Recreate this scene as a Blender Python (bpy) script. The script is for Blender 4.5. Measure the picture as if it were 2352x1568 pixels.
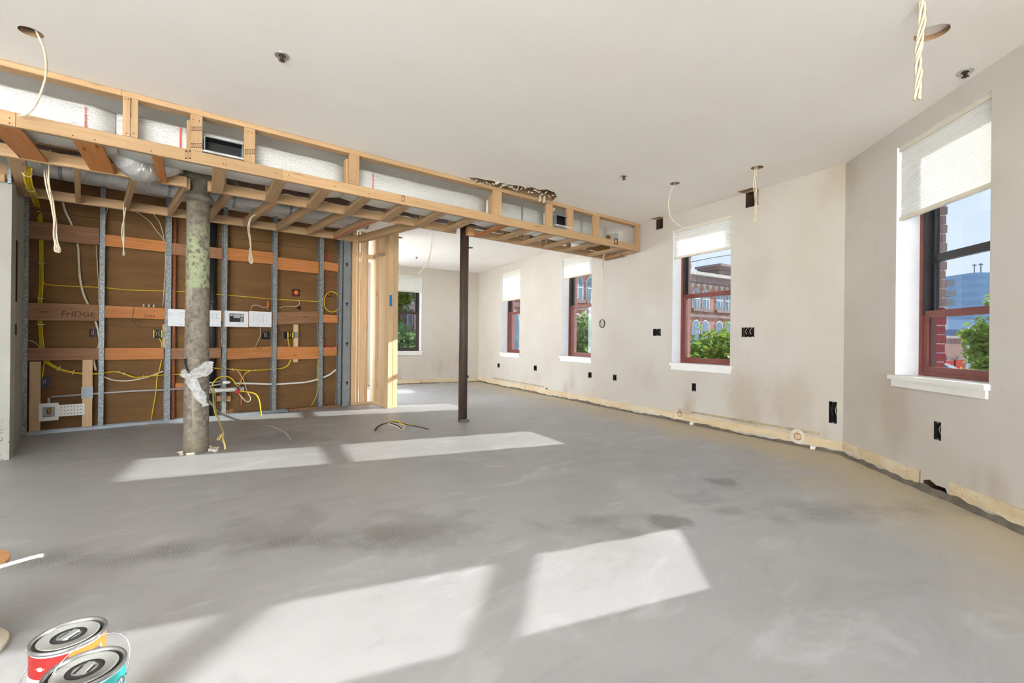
import bpy, bmesh, math, random
from mathutils import Vector, Matrix
from mathutils.geometry import delaunay_2d_cdt
random.seed(7)
scene = bpy.context.scene
C = scene.collection
for o in list(bpy.data.objects): bpy.data.objects.remove(o)

# ------------------------------------------------------------------ camera
F = 1045.0; CH = 1.04; ROLL = math.radians(0.6); Y0 = 782.0; PH = math.radians(53)
FWD = Vector((math.cos(PH), math.sin(PH), 0)); RGT = Vector((math.sin(PH), -math.cos(PH), 0)); UP = Vector((0, 0, 1))
cx_ = RGT*math.cos(ROLL) + UP*math.sin(ROLL); cy_ = -RGT*math.sin(ROLL) + UP*math.cos(ROLL)
cd = bpy.data.cameras.new('camera'); cam = bpy.data.objects.new('camera', cd); C.objects.link(cam)
cd.sensor_width = 36; cd.lens = F/2352*36; cd.shift_y = (Y0-784)/2352; cd.clip_start = .05; cd.clip_end = 900
m = Matrix.Identity(4)
for i in range(3):
    m[i][0] = cx_[i]; m[i][1] = cy_[i]; m[i][2] = -FWD[i]
m[2][3] = CH
cam.matrix_world = m
scene.camera = cam

# ------------------------------------------------------------------ world, sun, exposure
SKY = 13.0; SUN = 126.0; EXPO = 0.47; GLASS_T = 0.233
w = bpy.data.worlds.new('sky'); scene.world = w; w.use_nodes = True
nt = w.node_tree; nt.nodes.clear()
tc = nt.nodes.new('ShaderNodeTexCoord'); sp = nt.nodes.new('ShaderNodeSeparateXYZ'); rp = nt.nodes.new('ShaderNodeValToRGB')
bg = nt.nodes.new('ShaderNodeBackground'); wo = nt.nodes.new('ShaderNodeOutputWorld')
rp.color_ramp.elements[0].position = 0.0; rp.color_ramp.elements[0].color = (.93, .96, 1.0, 1)
rp.color_ramp.elements[1].position = .75; rp.color_ramp.elements[1].color = (.62, .78, 1.0, 1)
nt.links.new(tc.outputs['Generated'], sp.inputs[0]); nt.links.new(sp.outputs['Z'], rp.inputs[0])
nt.links.new(rp.outputs[0], bg.inputs[0]); nt.links.new(bg.outputs[0], wo.inputs[0]); bg.inputs[1].default_value = SKY
sd = Vector((-.966, .258, 0)).normalized(); el = math.atan(.372)
sdir = Vector((sd.x*math.cos(el), sd.y*math.cos(el), -math.sin(el)))
sl = bpy.data.lights.new('sun', 'SUN'); sl.energy = SUN; sl.angle = math.radians(.55); sl.color = (1, .92, .80)
so = bpy.data.objects.new('sun', sl); C.objects.link(so); so.rotation_euler = sdir.to_track_quat('-Z', 'Y').to_euler(); so.location = (30, -8, 20)
vs = scene.view_settings; scene.display_settings.display_device = 'sRGB'
vs.view_transform = 'Standard'; vs.look = 'None'; vs.exposure = EXPO; vs.gamma = 1; vs.use_curve_mapping = False

# ------------------------------------------------------------------ pixel helpers (a pixel is a direction; the plane gives the distance)
def ray(x, y):
    dx, dy = (x-1176)/F, (Y0-y)/F
    return FWD + cx_*dx + cy_*dy
EYE = Vector((0, 0, CH))
def pz(x, y, z):
    r = ray(x, y); return EYE + r*((z-CH)/r.z)
def pv(x, y, v):
    r = ray(x, y); return EYE + r*(v/r.y)
def pp(x, y, p, n):
    r = ray(x, y); n = Vector(n); return EYE + r*((Vector(p)-EYE).dot(n)/r.dot(n))
def pd(x, y, d):
    return EYE + ray(x, y)*d

# ------------------------------------------------------------------ object helpers
def tag(o, label=None, cat=None, group=None, kind=None):
    if label: o['label'] = label
    if cat: o['category'] = cat
    if group: o['group'] = group
    if kind: o['kind'] = kind
    return o
PLOC = {}
def empty(name, loc, label=None, cat=None, group=None, kind=None):
    o = bpy.data.objects.new(name, None); C.objects.link(o); o.location = loc; o.empty_display_size = .1
    PLOC[o.name] = Matrix.Translation(loc)
    return tag(o, label, cat, group, kind)
def setpar(o, parent):
    if parent is not None:
        o.parent = parent
        pm = PLOC.get(parent.name)
        if pm is None: pm = parent.matrix_world if parent.parent is None else Matrix.Identity(4)
        o.matrix_parent_inverse = pm.inverted()
def link(name, me, mat=None, parent=None, mw=None, smooth=False):
    o = bpy.data.objects.new(name, me); C.objects.link(o)
    if mat is not None:
        for mm in (mat if isinstance(mat, (list, tuple)) else [mat]): me.materials.append(mm)
    if smooth:
        me.shade_smooth()
    if mw is not None: o.matrix_world = mw
    PLOC[o.name] = mw.copy() if mw is not None else Matrix.Identity(4)
    if parent is not None:
        setpar(o, parent)
        if mw is not None: o.matrix_basis = mw
    return o
def V(*a): return Vector(a)
class MB:
    def __init__(s): s.v = []; s.f = []; s.mi = []
    def add(s, vs, fs, mi=0):
        b = len(s.v); s.v += [Vector(x) for x in vs]; s.f += [[b+i for i in f] for f in fs]; s.mi += [mi]*len(fs)
    def box(s, c, ex, ey, ez, mi=0):   # centre + three half vectors
        c, ex, ey, ez = Vector(c), Vector(ex), Vector(ey), Vector(ez)
        vs = [c+ex*i+ey*j+ez*k for i in (-1, 1) for j in (-1, 1) for k in (-1, 1)]
        s.add(vs, [(0, 1, 3, 2), (4, 6, 7, 5), (0, 4, 5, 1), (2, 3, 7, 6), (0, 2, 6, 4), (1, 5, 7, 3)], mi)
    def aabox(s, a, b, mi=0):
        a, b = Vector(a), Vector(b); c = (a+b)/2; h = (b-a)/2
        s.box(c, (h.x, 0, 0), (0, h.y, 0), (0, 0, h.z), mi)
    def quad(s, a, b, c, d, mi=0): s.add([a, b, c, d], [(0, 1, 2, 3)], mi)
    def ring(s, pts):
        b = len(s.v); s.v += [Vector(p) for p in pts]; return list(range(b, b+len(pts)))
    def bridge(s, r0, r1, mi=0):
        n = len(r0)
        for i in range(n): s.f.append([r0[i], r0[(i+1) % n], r1[(i+1) % n], r1[i]]); s.mi.append(mi)
    def cap(s, r, mi=0, flip=False): s.f.append(list(reversed(r)) if flip else list(r)); s.mi.append(mi)
    def tube(s, pts, r, n=6, caps=True, mi=0, flat=None):
        pts = [Vector(p) for p in pts]; rad = r if isinstance(r, (list, tuple)) else [r]*len(pts)
        prev = None; rings = []; nrm = None
        for i, p in enumerate(pts):
            t = (pts[min(i+1, len(pts)-1)] - pts[max(i-1, 0)])
            if t.length < 1e-9: t = Vector((0, 0, 1))
            t.normalize()
            if nrm is None:
                a = Vector((0, 0, 1)) if abs(t.z) < .9 else Vector((1, 0, 0)); nrm = (a - t*a.dot(t)).normalized()
            else:
                nrm = (nrm - t*nrm.dot(t)); nrm = nrm.normalized() if nrm.length > 1e-6 else t.orthogonal().normalized()
            bn = t.cross(nrm)
            rings.append(s.ring([p + (nrm*math.cos(2*math.pi*k/n) + bn*math.sin(2*math.pi*k/n))*rad[i] for k in range(n)]))
        for a, b in zip(rings, rings[1:]): s.bridge(a, b, mi)
        if caps: s.cap(rings[0], mi, True); s.cap(rings[-1], mi)
    def lathe(s, c, prof, n=24, mi=0, axis=None, capb=False, capt=False):   # prof: (r, h) list along +Z (or axis)
        c = Vector(c); ax = Vector(axis) if axis else Vector((0, 0, 1)); ax.normalize()
        e1 = ax.orthogonal().normalized(); e2 = ax.cross(e1); rings = []
        for r, h in prof: rings.append(s.ring([c + ax*h + (e1*math.cos(2*math.pi*k/n) + e2*math.sin(2*math.pi*k/n))*r for k in range(n)]))
        for a, b in zip(rings, rings[1:]): s.bridge(a, b, mi)
        if capb: s.cap(rings[0], mi, True)
        if capt: s.cap(rings[-1], mi)
    def mesh(s, name):
        me = bpy.data.meshes.new(name); me.from_pydata([tuple(x) for x in s.v], [], s.f)
        if any(s.mi):
            me.polygons.foreach_set('material_index', s.mi)
        bm = bmesh.new(); bm.from_mesh(me); bmesh.ops.recalc_face_normals(bm, faces=bm.faces); bm.to_mesh(me); bm.free()
        me.update(); return me
    def build(s, name, mat=None, parent=None, smooth=False):
        return link(name, s.mesh(name), mat, parent, smooth=smooth)
def spline(pts, k=6):
    pts = [Vector(p) for p in pts]; out = []
    if len(pts) < 3: return pts
    q = [pts[0]*2-pts[1]] + pts + [pts[-1]*2-pts[-2]]
    for i in range(1, len(q)-2):
        for j in range(k):
            t = j/k; a, b, c, d = q[i-1], q[i], q[i+1], q[i+2]
            out.append(.5*((2*b) + (c-a)*t + (2*a-5*b+4*c-d)*t*t + (3*b-a-3*c+d)*t**3))
    out.append(pts[-1]); return out
def lumber(name, a, b, w, t, wdir, mat, parent):
    """2x lumber from a to b: w along wdir, t across; grain runs along local X."""
    a, b = Vector(a), Vector(b); x = (b-a); L = x.length; x.normalize()
    wd = Vector(wdir); wd = (wd - x*wd.dot(x)).normalized(); z = x.cross(wd)
    mb = MB(); e = min(.0022, t*.1)
    # lightly eased edges: octagonal section
    hw, ht = w/2, t/2
    sec = [(-hw+e, -ht), (hw-e, -ht), (hw, -ht+e), (hw, ht-e), (hw-e, ht), (-hw+e, ht), (-hw, ht-e), (-hw, -ht+e)]
    r0 = mb.ring([(0, p, q) for p, q in sec]); r1 = mb.ring([(L, p, q) for p, q in sec])
    mb.bridge(r0, r1); mb.cap(r0, 0, True); mb.cap(r1)
    mw = Matrix.Identity(4)
    for i in range(3): mw[i][0] = x[i]; mw[i][1] = wd[i]; mw[i][2] = z[i]; mw[i][3] = a[i]
    return link(name, mb.mesh(name), mat, parent, mw)
def text(name, s, size, origin, right, up, mat, parent=None, shear=0, off=.001, extr=0.0):
    cu = bpy.data.curves.new(name, 'FONT'); cu.body = s; cu.size = size; cu.shear = shear; cu.extrude = extr; cu.offset = -size*.010; cu.resolution_u = 3
    to = bpy.data.objects.new(name+'_tmp', cu); C.objects.link(to)
    bpy.context.view_layer.update()
    me = bpy.data.meshes.new_from_object(to.evaluated_get(bpy.context.evaluated_depsgraph_get()))
    bpy.data.objects.remove(to); bpy.data.curves.remove(cu)
    r, u = Vector(right).normalized(), Vector(up).normalized(); n = r.cross(u)
    mw = Matrix.Identity(4); o_ = Vector(origin) + n*off
    for i in range(3): mw[i][0] = r[i]; mw[i][1] = u[i]; mw[i][2] = n[i]; mw[i][3] = o_[i]
    return link(name, me, mat, parent, mw)

# ------------------------------------------------------------------ materials
def srgb(r, g, b):
    f = lambda c: (c/255/12.92) if c/255 <= .04045 else ((c/255+.055)/1.055)**2.4
    return (f(r), f(g), f(b), 1)
def mixc(a, b, t): return tuple(a[i]*(1-t)+b[i]*t for i in range(3)) + (1,)
class NT:
    def __init__(s, name):
        s.m = bpy.data.materials.new(name); s.m.use_nodes = True; s.t = s.m.node_tree; s.t.nodes.clear()
        s.out = s.n('ShaderNodeOutputMaterial'); s.b = s.n('ShaderNodeBsdfPrincipled'); s.l(s.b.outputs[0], s.out.inputs[0])
        s.tc = s.n('ShaderNodeTexCoord'); s.P = s.tc.outputs['Object']
    def n(s, t, **k):
        x = s.t.nodes.new(t)
        for a, b in k.items(): setattr(x, a, b)
        return x
    def l(s, a, b): s.t.links.new(a, b)
    def set(s, i, v): s.b.inputs[i].default_value = v
    def mapping(s, scale=(1, 1, 1), rand=False, rot=(0, 0, 0)):
        mp = s.n('ShaderNodeMapping'); mp.inputs['Scale'].default_value = scale; mp.inputs['Rotation'].default_value = rot; s.l(s.P, mp.inputs[0])
        if rand:
            oi = s.n('ShaderNodeObjectInfo'); cb = s.n('ShaderNodeMath', operation='MULTIPLY'); cb.inputs[1].default_value = 53.0
            s.l(oi.outputs['Random'], cb.inputs[0]); s.l(cb.outputs[0], mp.inputs['Location'])
        return mp.outputs[0]
    def noise(s, vec, scale, detail=4, rough=.55, dist=0):
        x = s.n('ShaderNodeTexNoise'); x.inputs['Scale'].default_value = scale; x.inputs['Detail'].default_value = detail
        x.inputs['Roughness'].default_value = rough; x.inputs['Distortion'].default_value = dist; s.l(vec, x.inputs['Vector']); return x.outputs['Fac']
    def ramp(s, fac, stops):
        x = s.n('ShaderNodeValToRGB'); e = x.color_ramp.elements
        while len(e) < len(stops): e.new(.5)
        for i, (p, c) in enumerate(stops):
            e[i].position = p; e[i].color = c if len(c) == 4 else tuple(c)+(1,)
        s.l(fac, x.inputs[0]); return x.outputs[0]
    def val(s, fac, a, b):   # smooth 0..1 between a and b
        x = s.n('ShaderNodeMapRange'); x.interpolation_type = 'SMOOTHSTEP'; x.inputs['From Min'].default_value = a; x.inputs['From Max'].default_value = b
        s.l(fac, x.inputs['Value']); return x.outputs['Result']
    def math(s, op, a, b=None):
        x = s.n('ShaderNodeMath', operation=op)
        for i, k in enumerate((a, b)):
            if k is None: continue
            if isinstance(k, (int, float)): x.inputs[i].default_value = k
            else: s.l(k, x.inputs[i])
        return x.outputs[0]
    def mix(s, fac, a, b, mode='MIX'):
        x = s.n('ShaderNodeMix', data_type='RGBA', blend_type=mode)
        if isinstance(fac, (int, float)): x.inputs[0].default_value = fac
        else: s.l(fac, x.inputs[0])
        for i, k in ((6, a), (7, b)):
            if isinstance(k, tuple): x.inputs[i].default_value = k
            else: s.l(k, x.inputs[i])
        return x.outputs[2]
    def bump(s, h, strength=.2, dist=.01):
        x = s.n('ShaderNodeBump'); x.inputs['Strength'].default_value = strength; x.inputs['Distance'].default_value = dist
        s.l(h, x.inputs['Height']); s.l(x.outputs[0], s.b.inputs['Normal'])
    def col(s, c): s.l(c, s.b.inputs['Base Color'])
def simple(name, c, rough=.6, metal=0., var=.08, scale=6, bump=0, bscale=40, stretch=(1, 1, 1)):
    k = NT(name); vec = k.mapping(stretch, True); f = k.noise(vec, scale)
    lo = tuple(x*(1-var) for x in c[:3])+(1,); hi = tuple(min(1, x*(1+var)) for x in c[:3])+(1,)
    k.col(k.ramp(f, [(.3, lo), (.7, hi)])); k.set('Roughness', rough); k.set('Metallic', metal)
    if bump: k.bump(k.noise(vec, bscale), bump, .004)
    return k.m
def wood(name, c, dark, knots=.5, rough=.65):
    k = NT(name); v = k.mapping((1.2, 22, 22), True); v2 = k.mapping((2.2, 7, 7), True)
    g = k.noise(v, 2.2, 5, .6, .4); big = k.noise(v2, 1.3, 2)
    base = k.ramp(g, [(.25, mixc(c, dark, .38)), (.5, c), (.78, mixc(c, (1, 1, 1, 1), .10))])
    base = k.mix(k.math('MULTIPLY', big, .45), base, mixc(c, dark, .3))
    vo = k.n('ShaderNodeTexVoronoi'); vo.inputs['Scale'].default_value = 1.9; k.l(k.mapping((1.0, 5, 5), True), vo.inputs['Vector'])
    kn = k.val(vo.outputs['Distance'], .13, .05)
    base = k.mix(k.math('MULTIPLY', kn, knots), base, mixc(dark, (0, 0, 0, 1), .35))
    oi = k.n('ShaderNodeObjectInfo'); hv = k.n('ShaderNodeHueSaturation'); k.l(k.math('ADD', k.math('MULTIPLY', oi.outputs['Random'], .26), .87), hv.inputs['Value'])
    k.l(base, hv.inputs['Color']); k.col(hv.outputs[0]); k.set('Roughness', rough); k.bump(g, .12, .003); return k.m

M = {}
M['pine'] = wood('pine_lumber', srgb(180, 147, 106), srgb(134, 90, 49))
M['pine_shade_lift'] = wood('pine_lifted_for_shade', srgb(216, 184, 140), srgb(166, 118, 70))  # paler pine, tone lifted to offset the shade on the kitchen lumber
M['oldwood'] = wood('old_fir_board', srgb(192, 122, 60), srgb(100, 54, 24), .8)
M['oldwood_grey'] = wood('weathered_board', srgb(150, 106, 70), srgb(82, 54, 36), .6)
M['plywood'] = wood('plywood', srgb(190, 142, 92), srgb(130, 84, 46), .5)

def plaster():
    k = NT('wall_plaster'); a = k.noise(k.P, .9, 5, .6); b = k.noise(k.mapping((3, 3, .5)), 1.6, 4); c = k.noise(k.P, 14, 4)
    base = k.ramp(a, [(.3, srgb(194, 186, 173)), (.55, srgb(201, 195, 185)), (.8, srgb(207, 203, 196))])
    base = k.mix(k.math('MULTIPLY', k.val(b, .6, .82), .35), base, srgb(203, 184, 152))
    # grime collected low on the wall, in cloudy vertical smears
    z = k.n('ShaderNodeSeparateXYZ'); k.l(k.P, z.inputs[0])
    low = k.val(z.outputs[2], .75, .1); sm = k.val(k.noise(k.mapping((1, 1, .35)), 1.35, 3, .5, .3), .56, .74)
    base = k.mix(k.math('MULTIPLY', k.math('MULTIPLY', low, sm), .7), base, srgb(146, 122, 88))
    for (sx_, sy_, sz_, rad, st_) in ((5.204, 2.48, .30, .38, .36), (5.14, 2.03, .40, .3, .3), (5.42, 4.0, .55, .24, .2), (5.19, 2.38, 1.75, .26, .14), (4.575, 1.06, .45, .28, .32), (5.05, 1.55, 2.62, .3, .3), (5.28, 3.3, .25, .2, .2)):
        mp_ = k.n('ShaderNodeMapping'); mp_.inputs['Location'].default_value = (-sx_, -sy_, -sz_*.6); mp_.inputs['Scale'].default_value = (1, 1, .6); k.l(k.P, mp_.inputs[0])
        ln_ = k.n('ShaderNodeVectorMath', operation='LENGTH'); k.l(mp_.outputs[0], ln_.inputs[0])
        rr_ = k.math('ADD', ln_.outputs['Value'], k.math('MULTIPLY', k.math('SUBTRACT', k.noise(k.mapping((1, 1, .5)), 4.5, 4, .6), .5), rad*1.6))
        base = k.mix(k.math('MULTIPLY', k.val(rr_, rad, rad*.15), st_), base, srgb(158, 136, 102))
    base = k.mix(k.math('MULTIPLY', k.val(c, .66, .75), .25), base, srgb(190, 172, 142))
    k.col(base); k.set('Roughness', .75); k.bump(k.noise(k.P, 60, 4), .08, .003); return k.m
M['plaster'] = plaster()
def ceilmat():
    k = NT('ceiling_paint'); a = k.noise(k.P, .8, 5, .6, .3)
    k.col(k.ramp(a, [(.3, srgb(249, 241, 230)), (.7, srgb(253, 248, 240))])); k.set('Roughness', .8); k.bump(k.noise(k.mapping((1, 3, 1)), 9, 5, .6, .5), .1, .004); return k.m
M['ceiling'] = ceilmat()
def flushwall():
    k = NT('white_paint_wall'); a = k.noise(k.P, 2, 4); z = k.n('ShaderNodeSeparateXYZ'); k.l(k.P, z.inputs[0])
    base = k.ramp(a, [(.3, srgb(158, 157, 146)), (.7, srgb(170, 169, 159))])
    sp_ = k.math('MULTIPLY', k.val(k.noise(k.P, 38, 3), .58, .66), k.val(z.outputs[2], .5, .05))
    k.col(k.mix(sp_, base, srgb(110, 108, 100))); k.set('Roughness', .7); k.bump(k.noise(k.P, 50), .1, .003); return k.m
M['whitewall'] = flushwall()
M['white'] = simple('white_gloss_paint', srgb(240, 238, 232), .45, var=.03)
M['reveal'] = simple('white_reveal_paint', srgb(238, 239, 240), .55, var=.03)
M['trimband'] = None
def band():
    k = NT('bare_plaster_band'); a = k.noise(k.mapping((1, 1, 3)), 3.2, 5, .65); b = k.noise(k.P, 42, 4)
    base = k.ramp(a, [(.28, srgb(205, 178, 132)), (.5, srgb(214, 196, 162)), (.75, srgb(226, 216, 194))])
    base = k.mix(k.math('MULTIPLY', k.val(b, .62, .72), .6), base, srgb(120, 86, 46))
    rust = k.math('MULTIPLY', k.val(k.noise(k.mapping((4, 4, .6)), 2.3, 3), .66, .76), .65)
    base = k.mix(rust, base, srgb(156, 92, 34)); k.col(base); k.set('Roughness', .9); k.bump(b, .4, .004); return k.m
M['trimband'] = band()
M['mortar'] = simple('dark_mortar', srgb(108, 100, 88), .95, var=.3, scale=12, bump=.6, bscale=50)

def floormat(nA, cA, nB, cB):
    k = NT('levelled_concrete')
    big = k.noise(k.P, .45, 5, .6, .6); med = k.noise(k.mapping((1, 2.2, 1), rot=(0, 0, .5)), 1.5, 6, .65, 1.2); fine = k.noise(k.P, 150, 3, .7)
    base = k.ramp(big, [(.3, srgb(156, 156, 157)), (.5, srgb(168, 168, 169)), (.72, srgb(178, 178, 178))])
    base = k.mix(k.math('MULTIPLY', k.val(med, .52, .70), .38), base, srgb(202, 204, 206))
    base = k.mix(k.math('MULTIPLY', k.val(med, .46, .30), .34), base, srgb(140, 138, 135))
    # tan compound feathered along the two outer walls
    def dist(nn, cc):
        d = k.n('ShaderNodeVectorMath', operation='DOT_PRODUCT'); d.inputs[1].default_value = nn; k.l(k.P, d.inputs[0])
        return k.math('SUBTRACT', cc, d.outputs['Value'])
    dd = k.math('MINIMUM', dist(nA, cA), dist(nB, cB))
    edge = k.math('ADD', dd, k.math('MULTIPLY', k.math('SUBTRACT', k.noise(k.P, 1.1, 5, .6, 1.0), .5), 1.6))
    base = k.mix(k.math('MULTIPLY', k.val(edge, 1.05, .15), .72), base, srgb(193, 176, 143))
    # rough gritty strip where the pours meet
    s_ = k.n('ShaderNodeVectorMath', operation='DOT_PRODUCT'); s_.inputs[1].default_value = (.45, .89, 0); k.l(k.P, s_.inputs[0])
    ln = k.math('ABSOLUTE', k.math('SUBTRACT', k.math('ADD', s_.outputs['Value'], k.math('MULTIPLY', k.noise(k.P, .8, 3), .7)), 2.78))
    strip = k.math('MULTIPLY', k.val(ln, .26, .03), k.val(k.noise(k.P, 1.7, 4), .42, .6))
    grit = k.math('MULTIPLY', strip, k.val(fine, .40, .58))
    base = k.mix(k.math('MULTIPLY', grit, .75), base, srgb(84, 80, 75))
    for (sx_, sy_, rad, st_) in ((2.32, 1.56, .16, .6), (3.32, 1.77, .15, .55), (2.86, 1.66, .2, .3), (.95, 5.2, .5, .3), (.45, 2.75, .35, .3), (1.1, 2.3, .4, .3)):
        dv = k.n('ShaderNodeVectorMath', operation='DISTANCE'); dv.inputs[1].default_value = (sx_, sy_, 0); k.l(k.P, dv.inputs[0])
        rr_ = k.math('ADD', dv.outputs['Value'], k.math('MULTIPLY', k.math('SUBTRACT', k.noise(k.P, 5, 4, .65), .5), rad*2.2))
        base = k.mix(k.math('MULTIPLY', k.val(rr_, rad, rad*.35), st_), base, srgb(96, 93, 88))
    spk = k.math('MULTIPLY', k.val(fine, .64, .72), .3)
    base = k.mix(spk, base, srgb(100, 98, 94))
    k.col(base); k.set('Roughness', .45); k.set('Specular IOR Level', .5)
    k.bump(k.math('ADD', k.math('MULTIPLY', med, 1.0), k.math('MULTIPLY', fine, .25)), .14, .01); return k.m

def glass():
    k = NT('dimming_window_glass'); k.t.nodes.remove(k.b)
    tr = k.n('ShaderNodeBsdfTransparent'); tr.inputs[0].default_value = (GLASS_T*.95, GLASS_T*1.0, GLASS_T*1.05, 1)  # tint dims the outdoor view and incoming sun, standing in for exposure
    gl = k.n('ShaderNodeBsdfGlossy'); gl.inputs['Roughness'].default_value = .02; gl.inputs[0].default_value = (.8, .85, .9, 1)
    fr = k.n('ShaderNodeValue'); fr.outputs[0].default_value = .035
    mx = k.n('ShaderNodeMixShader'); k.l(fr.outputs[0], mx.inputs[0]); k.l(tr.outputs[0], mx.inputs[1]); k.l(gl.outputs[0], mx.inputs[2]); k.l(mx.outputs[0], k.out.inputs[0])
    return k.m
M['glass'] = glass()
def shade():
    k = NT('shade_fabric'); k.t.nodes.remove(k.b)
    d = k.n('ShaderNodeBsdfDiffuse'); d.inputs[0].default_value = srgb(247, 246, 240)
    t = k.n('ShaderNodeBsdfTranslucent'); t.inputs[0].default_value = srgb(250, 249, 244)
    mx = k.n('ShaderNodeMixShader'); mx.inputs[0].default_value = .15; k.l(d.outputs[0], mx.inputs[1]); k.l(t.outputs[0], mx.inputs[2]); k.l(mx.outputs[0], k.out.inputs[0])
    return k.m
M['shade'] = shade()
M['rail'] = simple('shade_rail_cream', srgb(222, 214, 196), .5, var=.03)
M['redframe'] = simple('red_brown_window_paint', srgb(124, 62, 52), .5, var=.15, scale=12)
M['darkframe'] = simple('dark_bronze_frame', srgb(62, 44, 40), .45, var=.15)
M['track'] = simple('black_window_track', srgb(40, 40, 40), .5, var=.1)
M['black'] = simple('black_plastic', srgb(24, 24, 25), .5, var=.1)
M['dark'] = simple('dark_cavity', srgb(52, 38, 28), .95, var=.5, scale=9)
M['soot'] = simple('sooty_brown', srgb(70, 50, 36), .95, var=.4, scale=8, bump=.4)
def galv():
    k = NT('galvanised_steel'); v = k.n('ShaderNodeTexVoronoi'); v.inputs['Scale'].default_value = 75; k.l(k.mapping((1, 1, 1), True), v.inputs['Vector'])
    k.col(k.mix(v.outputs['Distance'], srgb(84, 92, 95), srgb(176, 182, 183))); k.set('Metallic', .55); k.set('Roughness', .48); return k.m
M['galv'] = galv()
M['galvplain'] = simple('zinc_sheet', srgb(150, 158, 162), .45, .6, var=.14, scale=6)
def foil(name, c, metal, rough, bs, st, stretch=(1, 1, 1)):
    k = NT(name); v = k.mapping(stretch); k.col(k.ramp(k.noise(v, 4, 3), [(.3, tuple(x*.86 for x in c[:3])+(1,)), (.7, c)]))
    k.set('Metallic', metal); k.set('Roughness', rough); k.bump(k.noise(v, bs, 4, .7, .6), st, .02); return k.m
M['foilwrap'] = foil('bubble_foil_wrap', srgb(232, 234, 230), .45, .38, 60, .5, (.6, 1.6, 1.6))
M['foil'] = foil('silver_foil_duct', srgb(226, 226, 224), .62, .28, 42, .9, (1, .5, .5))
M['brownpaper'] = None
def paper():
    k = NT('brown_gypsum_paper'); a = k.noise(k.mapping((1, 1, 5), True), 1.8, 4); b = k.noise(k.P, .8, 3)
    k.col(k.mix(k.math('MULTIPLY', b, .5), k.ramp(a, [(.3, srgb(114, 81, 46)), (.7, srgb(135, 99, 59))]), srgb(100, 70, 40))); k.set('Roughness', .85); return k.m
M['brownpaper'] = paper()
M['yellow'] = simple('yellow_cable_jacket', srgb(232, 200, 24), .45, var=.08)
M['paleyellow'] = simple('pale_yellow_jacket', srgb(232, 212, 120), .5, var=.08)
M['cream'] = simple('cream_cable_jacket', srgb(222, 208, 182), .5, var=.08, scale=20)
M['whitecable'] = simple('white_tubing', srgb(236, 234, 228), .4, var=.04)
M['greycable'] = simple('grey_conduit', srgb(136, 132, 124), .6, var=.15, scale=30)
M['red'] = simple('red_cable_jacket', srgb(206, 44, 52), .45, var=.08)
M['darkcable'] = simple('dark_brown_cable', srgb(58, 46, 38), .55, var=.2)
M['copper'] = simple('brown_painted_pipe', srgb(150, 92, 62), .5, .15, var=.18, scale=9)
M['brass'] = simple('brass', srgb(190, 140, 70), .35, .8, var=.15)
M['pvcwhite'] = simple('white_pvc', srgb(232, 232, 226), .4, var=.03)
M['pvcgrey'] = simple('grey_pvc', srgb(178, 176, 174), .45, var=.06)
M['bluebox'] = simple('blue_plastic', srgb(34, 78, 122), .5, var=.1)
M['orange'] = simple('orange_plastic', srgb(228, 110, 40), .5, var=.1)
M['bluetape'] = simple('blue_tape', srgb(28, 120, 190), .6, var=.05)
M['film'] = None
def film():
    k = NT('clear_plastic_film'); k.set('Base Color', srgb(238, 238, 236)); k.set('Roughness', .25)
    tr = k.n('ShaderNodeBsdfTransparent'); mx = k.n('ShaderNodeMixShader')
    f = k.math('ADD', k.math('MULTIPLY', k.noise(k.P, 26, 3), .6), .12); k.l(f, mx.inputs[0]); k.l(tr.outputs[0], mx.inputs[1]); k.l(k.b.outputs[0], mx.inputs[2]); k.l(mx.outputs[0], k.out.inputs[0]); return k.m
M['film'] = film()
M['paper'] = simple('white_paper', srgb(238, 239, 242), .7, var=.02)
M['ink'] = simple('grey_ink', srgb(96, 98, 104), .8, var=.05)
M['inkdark'] = simple('black_ink', srgb(52, 48, 50), .8, var=.1)
M['inkmid'] = simple('grey_print', srgb(178, 174, 174), .8, var=.05)
M['pencil'] = simple('pencil_mark', srgb(70, 46, 32), .9, var=.1)
M['pencil_soft'] = simple('faint_pencil_mark', srgb(100, 70, 42), .9, var=.1)
M['redink'] = simple('red_print', srgb(206, 70, 66), .7, var=.1)
M['chrome'] = simple('chrome_plate', srgb(214, 214, 212), .22, .95, var=.05)
M['drywall'] = simple('torn_gypsum', srgb(214, 204, 186), .95, var=.15, scale=20)
def castiron():
    k = NT('old_iron_column'); z = k.n('ShaderNodeSeparateXYZ'); k.l(k.P, z.inputs[0]); n = k.noise(k.P, 7, 6, .65); n2 = k.noise(k.P, 26, 5, .6); st = k.noise(k.mapping((10, 10, .8)), 1.6, 4)
    base = k.ramp(n2, [(.3, srgb(92, 84, 74)), (.55, srgb(128, 119, 106)), (.75, srgb(150, 142, 128))])
    base = k.mix(k.math('MULTIPLY', k.val(st, .58, .68), .5), base, srgb(178, 168, 148))
    gr = k.math('MULTIPLY', k.math('MULTIPLY', k.val(z.outputs[2], 1.480, 1.488), k.val(k.math('ADD', z.outputs[2], k.math('MULTIPLY', n, .9)), 2.62, 2.25)), k.val(n2, .43, .53))
    base = k.mix(gr, base, srgb(146, 155, 120))
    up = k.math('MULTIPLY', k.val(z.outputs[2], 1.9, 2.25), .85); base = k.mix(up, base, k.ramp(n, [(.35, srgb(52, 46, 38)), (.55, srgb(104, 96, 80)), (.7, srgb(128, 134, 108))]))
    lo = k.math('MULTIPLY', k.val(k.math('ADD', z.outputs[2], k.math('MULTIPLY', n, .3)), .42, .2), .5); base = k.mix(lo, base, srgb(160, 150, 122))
    k.col(base); k.set('Roughness', .85); k.bump(n2, .5, .008); return k.m
M['castiron'] = castiron()
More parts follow.
